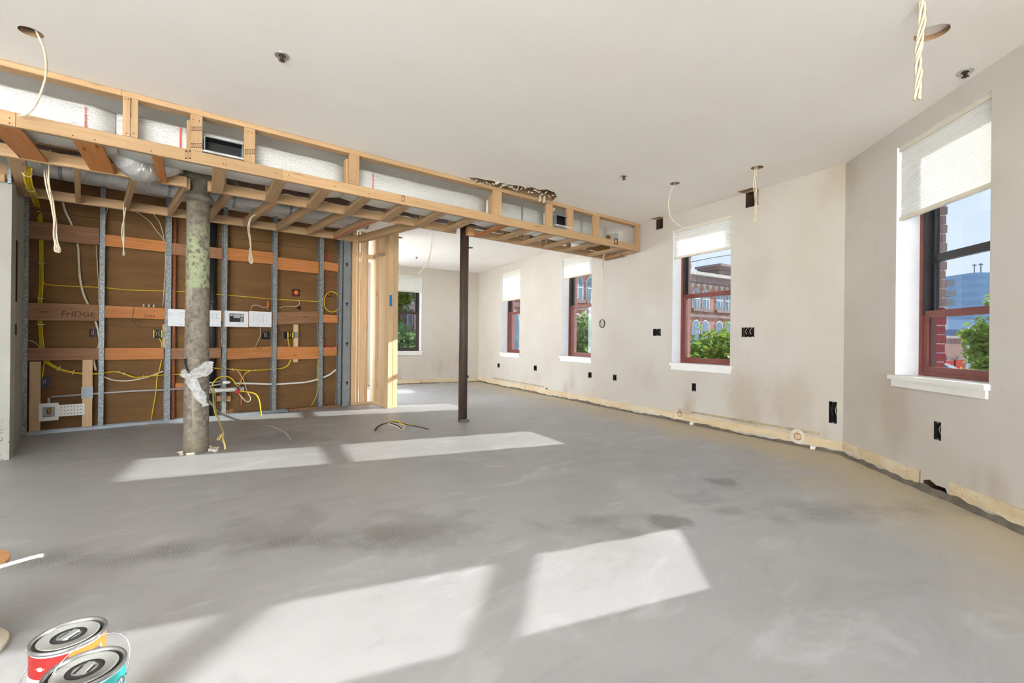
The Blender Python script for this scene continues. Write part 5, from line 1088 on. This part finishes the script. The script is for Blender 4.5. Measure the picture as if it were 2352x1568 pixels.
# ------------------------------------------------------------------ paint cans and cable reel in the foreground
def lathe_part(r, name, c, prof, mat, n=40, capb=False, capt=False): mb = MB(); mb.lathe(c, prof, n, 0, None, capb, capt); return mb.build(name, mat, r, True)
M['tin'] = simple('tin_lid', srgb(196, 198, 196), .35, .6, var=.1, scale=10)
M['tinrim'] = simple('tin_rim', srgb(168, 170, 170), .25, .85, var=.05)
M['liddark'] = simple('dark_lid_tone', srgb(40, 40, 40), .5, var=.2)  # dark tone for the gutter, ring and slots of the lid
def can(cx, cy, yaw, lab, lower, upper, split, accent, words):
    Rr, hh = .0825, .19; c = V(cx, cy, 0.0)
    r = empty('paint_can', c, lab, 'paint can', 'paint cans by the reel')
    lathe_part(r, 'body', c, [(Rr-.004, .001), (Rr-.001, .004), (Rr-.003, .009), (Rr-.003, .178), (Rr-.001, .182)], M['pvcwhite'], 40, True)
    lathe_part(r, 'rim', c, [(Rr-.003, .180), (Rr+.001, .182), (Rr+.002, .187), (Rr, .191), (Rr-.004, .1915), (Rr-.007, .188), (Rr-.009, .183)], M['tinrim'])
    lathe_part(r, 'gutter', c, [(Rr-.009, .1832), (Rr-.014, .183), (Rr-.016, .187)], M['liddark'])
    lid = lathe_part(r, 'lid', c, [(Rr-.016, .187), (Rr-.018, .189), (Rr-.021, .1875), (.040, .1872), (.039, .1865)], M['tin'])
    lathe_part(lid, 'lid_ring', c, [(.039, .1865), (.036, .1855), (.033, .1858), (.031, .1885), (.028, .1888), (.026, .186)], M['liddark'] if accent else M['tinrim'])
    lathe_part(lid, 'lid_centre', c, [(.026, .186), (.012, .1862), (.0005, .1862)], M['tin'])
    d = V(math.cos(yaw), math.sin(yaw), 0); e = V(-d.y, d.x, 0); mb = MB(); mb.box(c+V(0, 0, .188), d*.024, e*.008, V(0, 0, .002)); mb.build('centre_bar', M['tin'], lid)
    mb = MB(); mb.box(c+e*.0145+V(0, 0, .1866), d*.014, e*.003, V(0, 0, .0005)); mb.box(c-e*.0145+V(0, 0, .1866), d*.014, e*.003, V(0, 0, .0005)); mb.build('centre_slots', M['liddark'], lid)
    mb = MB()
    def arc(z0, z1, a0, a1, rr, mi):
        k = 28
        for i in range(k):
            p, q = a0+(a1-a0)*i/k, a0+(a1-a0)*(i+1)/k; mb.quad(*[c+V(rr*math.cos(t), rr*math.sin(t), z) for t, z in ((p, z0), (q, z0), (q, z1), (p, z1))], mi)
    toc = math.atan2(-cy, -cx)    # towards the viewer
    RB = Rr-.0022
    arc(.118, .176, toc-1.9, toc+split, RB, 0); arc(.118, .176, toc+split, toc+1.9, RB, 1)
    if lower: arc(.045, .118, toc-1.9, toc+1.9, RB, 2)
    arc(.115, .118, toc-1.9, toc+1.9, RB+.0004, 2)
    link('label_band', mb.mesh('label_band'), [upper[0], upper[1], M['pvcwhite'] if not lower else lower], r)
    for tx, size, ang, z, mt in words:
        a = toc+ang; nrm = V(math.cos(a), math.sin(a), 0); rt = V(-nrm.y, nrm.x, 0)
        text('label_print', tx, size, c+nrm*(RB+.001)+V(0, 0, z)-rt*size*.3*len(tx)*.5, rt, (0, 0, 1), mt, r, 0, .001)
    # bail ears and wire handle
    for sg in (-1, 1):
        mb = MB(); mb.lathe(c+e*sg*(Rr-.002)+V(0, 0, .145), [(.013, 0), (.012, .004), (.005, .007)], 14, 0, e*sg, True, True); mb.build('bail_ear', M['tinrim'], r, True)
    return r, c, d, e
p1_ = pz(158, 1456, .19); p2_ = pz(195, 1533, .19)
cr, cc, d_, e_ = can(p1_.x, p1_.y, .9, 'paint can with red and orange label, further from the viewer than the teal one', None, (simple('red_label', srgb(158, 32, 26), .4, var=.05), simple('orange_label', srgb(246, 128, 52), .4, var=.04)), 0, 1, [])
OA = cc
cr2, cc2, d2_, e2_ = can(p2_.x, p2_.y, 1.1, 'paint can with teal label in front of the red and orange one', None, (simple('teal_label', srgb(40, 164, 160), .4, var=.04), simple('teal_label_b', srgb(44, 170, 166), .4, var=.04)), .3, 1, [])
for r_, c_, e_, pts in ((cr, cc, RGT, [(0, -.085, .145), (.0, -.098, .12), (0, -.102, .09), (0, -.09, .05), (0, -.06, .03)]),):
    mb = MB(); tl = -RGT; mb.tube(spline([c_+tl*.083+V(0, 0, .148), c_+tl*.094+V(0, 0, .14), c_+tl*.104+V(0, 0, .11)-FWD*.01, c_+tl*.103+V(0, 0, .08)-FWD*.03, c_+tl*.09+V(0, 0, .06)-FWD*.05], 6), .0016, 6); mb.build('bail', M['tinrim'], r_, True)
mb = MB(); mb.tube(spline([cc2-RGT*.072-FWD*.03+V(0, 0, .165), cc2-RGT*.05+FWD*.0+V(0, 0, .215), cc2+FWD*.03+V(0, 0, .25), cc2+RGT*.05+FWD*.05+V(0, 0, .245), cc2+RGT*.078+FWD*.045+V(0, 0, .205), cc2+RGT*.08+FWD*.03+V(0, 0, .15)], 7), .0016, 6); mb.build('bail', M['tinrim'], cr2, True)
# printed marks on the labels: white panels and rules, too small to read
def lmark(r_, c_, ang, z0, z1, da, mat):
    toc = math.atan2(-c_.y, -c_.x); mb = MB(); a0 = toc+ang; k = 4; RR = .0825-.0014
    for i in range(k):
        p, q = a0-da+2*da*i/k, a0-da+2*da*(i+1)/k; mb.quad(*[c_+V(RR*math.cos(t), RR*math.sin(t), z) for t, z in ((p, z0), (q, z0), (q, z1), (p, z1))])
    mb.build('label_print', mat, r_)
wl = M['pvcwhite']
for ang, z0, z1, da in [(-.75, .142, .152, .07), (-.75, .146, .148, .14), (-.28, .135, .139, .16), (-.28, .14, .152, .05), (-.14, .14, .152, .02), (-.02, .156, .158, .2), (.55, .150, .152, .1), (.55, .144, .1455, .1), (.95, .136, .160, .03), (.8, .138, .139, .15), (.95, .146, .150, .09), (.3, .145, .147, .12), (1.05, .125, .126, .2)]: lmark(cr, cc, -ang if False else ang, z0, z1, da, wl)
for ang, z0, z1, da in [(-.6, .160, .163, .25), (-.6, .152, .155, .22), (-.45, .144, .147, .12), (-.15, .156, .159, .15), (-1.0, .122, .150, .12)]: lmark(cr2, cc2, ang, z0, z1, da, wl)
reel = empty('cable_reel', pz(-30, 1545, 0), 'pale plywood cable reel at the edge of the floor beside the paint cans', 'cable reel')
pe = pz(24, 1518, .012); RRl = .17; rc = v2(pe) - v2(RGT)*(RRl*1.0+.085); rc = v3(rc, 0)
for z, nm in ((.0, 'flange'), (.275, 'flange')):
    mb = MB(); mb.lathe(rc, [(.02, z+.001), (RRl-.002, z+.001), (RRl, z+.003), (RRl, z+.011), (RRl-.002, z+.013), (.02, z+.013)], 48); mb.build(nm, M['plywood'] if z else simple('pale_plywood', srgb(206, 196, 176), .7, var=.08), reel, False)
mb = MB(); mb.lathe(rc, [(.06, .0135), (.06, .2745)], 24); mb.build('drum', M['plywood'], reel, True)
mb = MB()
for z in [.02+i*.012 for i in range(16)]: mb.lathe(rc, [(.062+.05, z-.005), (.062+.055, z), (.062+.05, z+.005)], 28)
mb.build('cable_winding', M['whitecable'], reel, True)
mb = MB(); mb.tube(spline([rc+RGT*.09-FWD*.10+V(0, 0, .294), rc+RGT*.16-FWD*.04+V(0, 0, .30), pd(45, 1288, (rc-EYE).dot(FWD)-.03), pd(85, 1277, (rc-EYE).dot(FWD)-.03), pd(99, 1275, (rc-EYE).dot(FWD)-.03)], 6), [.0055]*20+[.006]*5, 8); mb.build('loose_end', M['whitecable'], reel, True)
lumber('wood_wedge', rc+RGT*.06-FWD*.04+V(0, 0, .19), rc+RGT*.168-FWD*.01+V(0, 0, .155), .035, .014, (0, 0, 1), M['pine'], reel)
# ------------------------------------------------------------------ outdoors
GZ = -4.0
mb = MB(); mb.add([V(-250, -250, GZ), V(450, -250, GZ), V(450, 350, GZ), V(-250, 350, GZ)], [(0, 1, 2, 3)]); gr = tag(mb.build('ground_street', simple('bounce_paving', srgb(222, 218, 210), .9, var=.12, scale=.4)), kind='structure')  # paving tone raised to bounce daylight up to the ceiling
# street block below our own room, so that the building stands on the ground
mb = MB(); k = len(poly); q = [p for p in poly]; mb.add([v3(p, GZ) for p in q]+[v3(p, -.29) for p in q], [(i, (i+1) % k, k+(i+1) % k, k+i) for i in range(k)]); tag(mb.build('wall_lower_storey', mats_w[1]), kind='structure')
# brick returns just outside the left jambs: single bricks with toothed ends
brm = [simple('unlit_grey_brick', srgb(168, 140, 128), .9, var=.2, scale=20), simple('red_painted_brick', srgb(170, 40, 40), .7, var=.12, scale=20), simple('pink_brick', srgb(196, 132, 118), .9, var=.2, scale=20)]  # upper jamb bricks greyed to read as unlit; lower ones are red paint
def jamb(parent, p0, d, n, s, z0, z1, zsplit, m_hi, m_lo):
    me = {}
    for key, mt in (('h', m_hi), ('l', m_lo)):
        b = MB(); b.box((0, 0, 0), v3(d*.10, 0), v3(n*.038, 0), V(0, 0, .031)); me[key] = b.mesh('brick'); me[key].materials.append(mt)
    z = z0; i = 0
    while z < z1:
        o = bpy.data.objects.new('brick', me['l'] if z < zsplit else me['h']); C.objects.link(o); o.location = v3(p0+d*(s-.10+(.012 if i % 2 else 0))+n*(TW-.035), z+.031); setpar(o, parent); z += .071; i += 1
jamb(wall_corner, bend, dB, nB, WB[0][0]+.004, .70, 2.56, 1.27, brm[0], brm[1])
for a, b, c, d, sh, rl in WA: jamb(wall_right, bend, -dA, nA, -(b-.004), .70, 2.5, 0, brm[2], brm[2])
glassy = simple('dark_window_glass', srgb(120, 140, 156), .15, .0, var=.3, scale=2); glassy.node_tree.nodes['Principled BSDF'].inputs['Specular IOR Level'].default_value = .8
stone = simple('pale_stone', srgb(196, 190, 180), .85, var=.1); slate = simple('grey_roof', srgb(120, 122, 128), .8, var=.1); winframe = simple('pale_window_frame', srgb(206, 210, 210), .6)
darkst = simple('brownstone', srgb(148, 128, 124), .9, var=.12)
M['mill'] = brick('mill_brick', srgb(186, 128, 110), srgb(166, 108, 92), srgb(188, 168, 156)); M['brick2'] = brick('pale_brick', srgb(196, 150, 132), srgb(176, 128, 112), srgb(200, 184, 172))
class Frame:
    def __init__(s, p, q):
        s.p = Vector((p.x, p.y)); s.d = (Vector((q.x, q.y))-s.p).normalized(); s.n = Vector((-s.d.y, s.d.x)); s.n = s.n if s.n.dot(s.p) > 0 else -s.n
    def at(s, x, y): r_ = pp(x, y, v3(s.p, 0), v3(s.n, 0)); return (v2(r_)-s.p).dot(s.d), r_.z
    def W(s, u, z, o=0): return v3(s.p+s.d*u+s.n*o, z)
    def box(s, mb, u0, u1, z0, z1, o0, o1): mb.box(s.W((u0+u1)/2, (z0+z1)/2, (o0+o1)/2), v3(s.d, 0)*(u1-u0)/2, v3(s.n, 0)*(o1-o0)/2, V(0, 0, (z1-z0)/2))
def warp(fr, mb, u0, u1, z0, z1, arch, o0, o1):   # panel with a segmental top
    k = 8; pts = [(u0, z0), (u1, z0)]+[((u0+u1)/2+(u1-u0)/2*math.cos(math.pi*i/k), z1-arch+arch*math.sin(math.pi*i/k)) for i in range(k+1)]
    a = mb.ring([fr.W(u, z, o0) for u, z in pts]); b = mb.ring([fr.W(u, z, o1) for u, z in pts]); mb.bridge(a, b); mb.cap(a); mb.cap(b, 0, True)
def bwin(fr, root, u0, u1, z0, z1, arch=.25, fm=None, mull=True):
    w_ = MB(); warp(fr, w_, u0-.06, u1+.06, z0-.05, z1+.06, arch, -.03, .02); o = w_.build('window', fm or winframe, root)
    g = MB(); warp(fr, g, u0, u1, z0, z1, arch, -.045, -.031); g.build('pane', glassy, o)
    if mull:
        g = MB(); fr.box(g, (u0+u1)/2-.025, (u0+u1)/2+.025, z0, z1-.02, -.06, -.046); fr.box(g, u0, u1, (z0+z1)/2-.03, (z0+z1)/2+.03, -.06, -.046); g.build('glazing_bar', winframe, o)
    g = MB(); fr.box(g, u0-.12, u1+.12, z0-.22, z0-.05, -.16, .0); g.build('window_sill', darkst, o)
# --- the brick mill across the street
fr = Frame(pd(1576, 700, 26), pd(1677, 700, 28.3)); zr = fr.at(1576, 625)[1]
mill = empty('brick_mill', fr.W(-4, GZ), 'long red brick mill with arched windows and corbelled cornice across the street', 'building')
u0, u1 = fr.at(1150, 700)[0]-.5, fr.at(1760, 700)[0]+3
mb = MB(); fr.box(mb, u0, u1, GZ, zr-.55, 0, 9); mb.build('wall', M['mill'], mill)
mb = MB(); fr.box(mb, u0-.3, u1+.3, zr-.55, zr-.18, -.35, 9.2); mb.build('cornice', darkst, mill)
mb = MB(); fr.box(mb, u0-.5, u1+.5, zr-.18, zr, -.6, 9.4); mb.build('gutter', stone, mill)
mb = MB(); a = fr.at(1653, 620)[0]; b = a+2.2; zt = fr.at(1653, 606)[1]; fr.box(mb, a+.1, b, zr, zt-.3, .1, 1.4); fr.box(mb, a-.08, b+.15, zt-.3, zt-.15, -.05, 1.5); fr.box(mb, a-.2, b+.3, zt-.15, zt, -.2, 1.6); mb.build('chimney', darkst, mill)
zf1, zf0 = fr.at(1576, 648)[1], fr.at(1576, 661)[1]
mb = MB(); uu = u0+.2
while uu < u1-.4:
    for sg in (0, 1):
        A = [fr.W(uu+sg*.22, zf1, -.12), fr.W(uu+.22+sg*.22, zf1, -.12), fr.W(uu+.22, zf0, -.12)]; B = [p+v3(fr.n, 0)*.12 for p in A]; mb.add(A+B, [(0, 1, 2), (5, 4, 3), (0, 3, 4, 1), (1, 4, 5, 2), (2, 5, 3, 0)])
    uu += .56
fz = mb.build('corbel_frieze', stone, mill); fz['kind'] = 'stuff'
mb = MB(); z_ = fr.at(1576, 722)[1]; fr.box(mb, u0, u1, z_-.12, z_+.06, -.1, 0); mb.build('string_course', darkst, mill)
wz1, wz0 = fr.at(1598, 664)[1], fr.at(1598, 706)[1]; w2z1 = fr.at(1617, 737)[1]
us = [fr.at(x, 690)[0] for x in (1591, 1606, 1613, 1628)]; per = fr.at(1645, 690)[0]-fr.at(1591, 690)[0]; ww = us[1]-us[0]
for k in range(-11, 4):
    for off in (0, us[2]-us[0]):
        a = us[0]+k*per+off
        if u0+.5 < a < u1-1.5:
            bwin(fr, mill, a, a+ww, wz0, wz1, .4); bwin(fr, mill, a, a+ww, w2z1-2.2, w2z1, .4, None, False)
# --- trees: each trunk and crown of real leaves
def leafmat(name, c):
    k = NT(name); oi = k.noise(k.P, 2.2, 3); k.col(k.ramp(oi, [(.35, tuple(x*.7 for x in c[:3])+(1,)), (.65, c)])); k.set('Roughness', .6)
    t = k.n('ShaderNodeBsdfTranslucent'); t.inputs[0].default_value = tuple(min(1, x*1.5) for x in c[:3])+(1,); mx = k.n('ShaderNodeMixShader'); mx.inputs[0].default_value = .35; k.l(k.b.outputs[0], mx.inputs[1]); k.l(t.outputs[0], mx.inputs[2]); k.l(mx.outputs[0], k.out.inputs[0]); return k.m
LM = leafmat('street_tree_leaves', srgb(128, 152, 60)); LM2 = leafmat('dark_tree_leaves', srgb(122, 150, 88)); bark = simple('bark', srgb(96, 84, 72), .9, var=.2, scale=10, bump=.4)
def tree(base, zc, rx, rz, N, lab, mt, seed, leaf=.11):
    rnd = random.Random(seed); r = empty('street_tree', base, lab, 'tree'); top = V(base.x, base.y, zc)
    mb = MB(); mb.tube(spline([base, base.lerp(top, .5)+V(.12, .05, 0), top]), .13, 8); 
    mb.build('trunk', bark, r, True)
    for i in range(6):
        a = i*1.05; b_ = MB(); b_.tube(spline([base.lerp(top, .55+.06*i), top+V(rx*.45*math.cos(a), rx*.45*math.sin(a), rz*(.1*i-.2))]), .045, 6); b_.build('branch', bark, r, True)
    cl = [V(rnd.gauss(0, .42)*rx, rnd.gauss(0, .42)*rx, rnd.gauss(0, .42)*rz) for _ in range(55)]; mb = MB()
    for i in range(N):
        c_ = rnd.choice(cl); p = top+c_+V(rnd.gauss(0, .17)*rx, rnd.gauss(0, .17)*rx, rnd.gauss(0, .15)*rz)
        a = V(rnd.gauss(0, 1), rnd.gauss(0, 1), rnd.gauss(0, .6)).normalized(); b = a.cross(V(rnd.gauss(0, 1), rnd.gauss(0, 1), rnd.gauss(0, 1))).normalized(); s_ = leaf*rnd.uniform(.7, 1.3)
        v = len(mb.v); mb.v += [p-a*s_, p+b*s_*.45, p+a*s_, p-b*s_*.45]; mb.f.append([v, v+1, v+2, v+3]); mb.mi.append(0)
    me = bpy.data.meshes.new('foliage'); me.from_pydata([tuple(x) for x in mb.v], [], mb.f); f_ = link('foliage', me, mt, r); f_['kind'] = 'stuff'
def ground(x, y, d): p = pd(x, y, d); return V(p.x, p.y, GZ)
g_ = ground(1628, 780, 15); tree(g_, pd(1628, 838, 15).z, 2.2, 1.0, 7000, 'sunlit leafy tree outside the mill-view window', LM, 3)
g_ = ground(1345, 780, 15.5); tree(g_, pd(1350, 800, 15.5).z, 1.1, 1.0, 4500, 'hazy leafy tree outside the window behind the soffit end', LM2, 5)
g_ = ground(2272, 780, 13); tree(g_, pd(2272, 800, 13).z, .50, 1.0, 2600, 'leafy street tree before the low brick hall with red banners', LM, 8, .085)
g_ = ground(2365, 780, 17); tree(g_, pd(2365, 790, 17).z, .9, 1.2, 3500, 'second street tree beyond the edge of the tower-view window', LM2, 9)
g_ = ground(905, 720, 22); tree(g_, pd(905, 690, 22).z, .75, 1.5, 3500, 'bright leafy tree outside the far wall window', LM, 11)
g_ = ground(950, 760, 19); tree(g_, pd(950, 800, 19).z, 1.8, .95, 5000, 'dull green tree low outside the far wall window', LM2, 13)
# --- brick house with a bay outside the far window
f2 = Frame(pd(900, 700, 30), pd(985, 700, 31)); bh = empty('bay_house', f2.W(0, GZ), 'shaded brick house with a pale bay seen through the far wall window', 'building')
ua, ub = f2.at(820, 700)[0], f2.at(1060, 700)[0]; mb = MB(); f2.box(mb, ua, ub, GZ, pd(940, 560, 30).z, 0, 8); mb.build('wall', brick('plum_brick', srgb(150, 122, 140), srgb(132, 104, 124), srgb(160, 150, 160)), bh)
u_, z_ = f2.at(938, 690); uw = f2.at(952, 690)[0]-u_; mb = MB(); zb0, zb1 = f2.at(938, 702)[1], f2.at(938, 655)[1]
pts = [(u_-uw, 0), (u_-uw*.6, -.8), (u_+uw*.6, -.8), (u_+uw, 0)]
for za, zb, e in ((zb0-.3, zb0, 1.1), (zb0, zb0+.35, 1.12), (zb0+.35, zb1, 1.0)):
    A = mb.ring([f2.W(u_+(p-u_)*e, za, o*e) for p, o in pts]); B = mb.ring([f2.W(u_+(p-u_)*e, zb, o*e) for p, o in pts]); mb.bridge(A, B); mb.cap(A, 0, True); mb.cap(B)
mb.build('bay', stone, bh)
for du in (-.35, .35):
    w_ = MB(); f2.box(w_, u_+du*uw-.32, u_+du*uw+.32, zb0+.7, zb1-.3, -.83, -.80); o = w_.build('window', glassy, bh)
for xx in (948, 957):
    a, z_ = f2.at(xx, 722); bwin(f2, bh, a-.3, a+.3, z_-.7, z_+.7, .05)
# --- low brick hall, banners, canopy and the skyline outside the corner window
f3 = Frame(pd(2160, 800, 30), pd(2290, 800, 32.5)); zt = f3.at(2170, 772)[1]; hall = empty('brick_hall', f3.W(0, GZ), 'low pale brick hall with dentil cornice and small arched windows', 'building')
ua, ub = f3.at(2120, 800)[0], f3.at(2420, 800)[0]; us_ = f3.at(2213, 800)[0]
mb = MB(); f3.box(mb, ua, us_, GZ, zt, 0, 9); mb.build('wall', M['brick2'], hall)
mb = MB(); f3.box(mb, us_, ub, GZ, zt-.6, .3, 9); mb.build('side_wing', stone, hall)
mb = MB(); f3.box(mb, ua, us_+.1, zt-.12, zt+.03, -.3, 0); mb.build('coping', stone, hall)
zd1, zd0 = f3.at(2170, 781)[1], f3.at(2170, 789)[1]; mb = MB(); u = ua
while u < us_-.1: f3.box(mb, u, u+.09, zd0, zd1, -.16, 0); u += .18
mb.build('dentils', darkst, hall)['kind'] = 'stuff'
for x in (2177, 2200):
    a, z_ = f3.at(x, 825); bwin(f3, hall, a-.14, a+.14, z_-.5, z_+.13, .14, darkst, False)
a, z_ = f3.at(2227, 845); bwin(f3, hall, a-.28, a+.28, z_-.55, z_+.55, .0, None)
for xa, xb, ya, yb, lab in ((2163, 2182, 828, 875, 'left red banner on the brick hall, beside the teal canopy'), (2187, 2205.5, 826, 872, 'right red banner with a pale print on the brick hall')):
    a, z1_ = f3.at(xa, ya); b, z0_ = f3.at(xb, yb); e = empty('banner', f3.W(a, z0_, -.2), lab, 'banner'); mb = MB(); f3.box(mb, a, b, z0_, z1_, -.20, -.18); mb.build('cloth', simple('red_cloth_'+str(xa), srgb(206, 58, 44), .7), e); mb = MB(); f3.box(mb, a-.03, b+.03, z1_, z1_+.03, -.23, -.02); mb.build('pole', darkst, e)
    if xa > 2185:
        mb = MB(); f3.box(mb, a+(b-a)*.45, a+(b-a)*.85, z0_+.42, z0_+.56, -.205, -.2005); f3.box(mb, a+(b-a)*.55, a+(b-a)*.75, z0_+.36, z0_+.62, -.205, -.2005); mb.build('print', simple('pale_print', srgb(226, 150, 140), .7), e)
cp = pd(2163, 880, 20); cn = empty('dome_canopy', V(cp.x, cp.y, GZ), 'teal dome canopy with white piping in front of the red banners', 'canopy')
mb = MB(); Rc = (pd(2200, 868, 20)-pd(2163, 868, 20)).length; zc = pd(2163, 835, 20).z; hgt = zc-pd(2163, 875, 20).z
mb.lathe(V(cp.x, cp.y, zc-hgt), [(Rc*math.cos(t*math.pi/16), hgt*math.sin(t*math.pi/16)) for t in range(9)], 24); mb.build('dome', simple('teal_canvas', srgb(62, 112, 132), .7), cn, True)
mb = MB(); mb.tube([V(cp.x, cp.y, GZ), V(cp.x, cp.y, zc-.05)], .06, 8); mb.build('pole', darkst, cn)
for k in range(8):
    a = k*math.pi/4; mb = MB(); mb.tube([V(cp.x+Rc*1.005*math.cos(t*math.pi/16)*math.cos(a), cp.y+Rc*1.005*math.cos(t*math.pi/16)*math.sin(a), zc-hgt+hgt*1.005*math.sin(t*math.pi/16)) for t in range(9)], .025, 6); mb.build('piping', M['white'], cn, True)
def block(name, lab, xa, xb, ytop, d, mt, dep=20, d2=None, round_=0):
    f_ = Frame(pd(xa, 780, d), pd(xb, 780, d2 or d)); e = empty(name, f_.W(0, GZ), lab, 'building'); a, b = f_.at(xa, 780)[0], f_.at(xb, 780)[0]; z1_ = f_.at(xa, ytop)[1]; mb = MB()
    if round_:
        pts = [(a, dep), (a, round_)]+[(a+round_*(1-math.cos(t*math.pi/12)), round_*(1-math.sin(t*math.pi/12))) for t in range(1, 6)]+[(a+round_, 0), (b, 0), (b, dep)]
        A = mb.ring([f_.W(u, GZ, o) for u, o in pts]); B = mb.ring([f_.W(u, z1_, o) for u, o in pts]); mb.bridge(A, B); mb.cap(B)
    else: f_.box(mb, a, b, GZ, z1_, 0, dep)
    mb.build('tower_body' if round_ else 'body', mt, e); return f_, e, a, b, z1_
def towermat():
    k = NT('hazy_glass_tower'); sx = k.n('ShaderNodeSeparateXYZ'); k.l(k.P, sx.inputs[0]); w_ = k.n('ShaderNodeTexWave'); w_.bands_direction = 'Z'; w_.inputs['Scale'].default_value = .09; k.l(k.P, w_.inputs['Vector'])
    k.col(k.mix(k.math('MULTIPLY', w_.outputs['Fac'], .5), srgb(122, 152, 182), srgb(96, 128, 160))); k.set('Roughness', .5); return k.m  # atmospheric haze is put into the blue of the tower
f_, e, a, b, z1_ = block('glass_tower', 'tall hazy blue tower with antennas beyond the brick hall', 2238, 2345, 625, 190, towermat(), 25, None, 3)
for x, y in ((2255, 603), (2270, 601)):
    u, z_ = f_.at(x, y); mb = MB(); mb.tube([f_.W(u, z1_-.2, 3), f_.W(u, z_, 3)], .22, 6); mb.box(f_.W(u, z_-.6, 3), v3(f_.d, 0)*.8, v3(f_.n, 0)*.2, V(0, 0, .2)); mb.build('antenna', slate, e)
block('low_tower', 'low flat blue-grey block under the hazy tower', 2150, 2236, 733, 130, simple('blue_grey_cladding', srgb(134, 160, 192), .7, var=.05), 20)
block('roof_house', 'grey flat-roofed block directly behind the brick hall', 2155, 2230, 756, 55, simple('slate_blue_wall', srgb(96, 108, 140), .8, var=.06), 10)
f_, e, a, b, z1_ = block('balcony_block', 'pale modern block with jutting balconies behind the brick jamb', 2120, 2176, 655, 70, simple('pale_concrete', srgb(170, 182, 190), .8, var=.06), 10)
for x, y in ((2181, 650), (2185, 674), (2181, 694)):
    u, z_ = f_.at(x, y); mb = MB(); f_.box(mb, b-1.2, u, z_-.5, z_+.35, -.8, 2); mb.build('balcony', slate, e)
up0 = ground(1745, 700, 24); pole = empty('utility_pole', up0, 'wooden utility pole whose thin line crosses the sky outside the mill-view window', 'pole')
mb = MB(); mb.tube([up0, V(up0.x, up0.y, pd(1745, 570, 24).z)], .11, 10); mb.build('post', bark, pole, True)
mb = MB(); mb.tube(spline([pd(1480, 618, 22), pd(1575, 604, 22), pd(1630, 593, 22.5), pd(1745, 574, 24)], 5), .018, 5); mb.build('line', M['black'], pole, True)
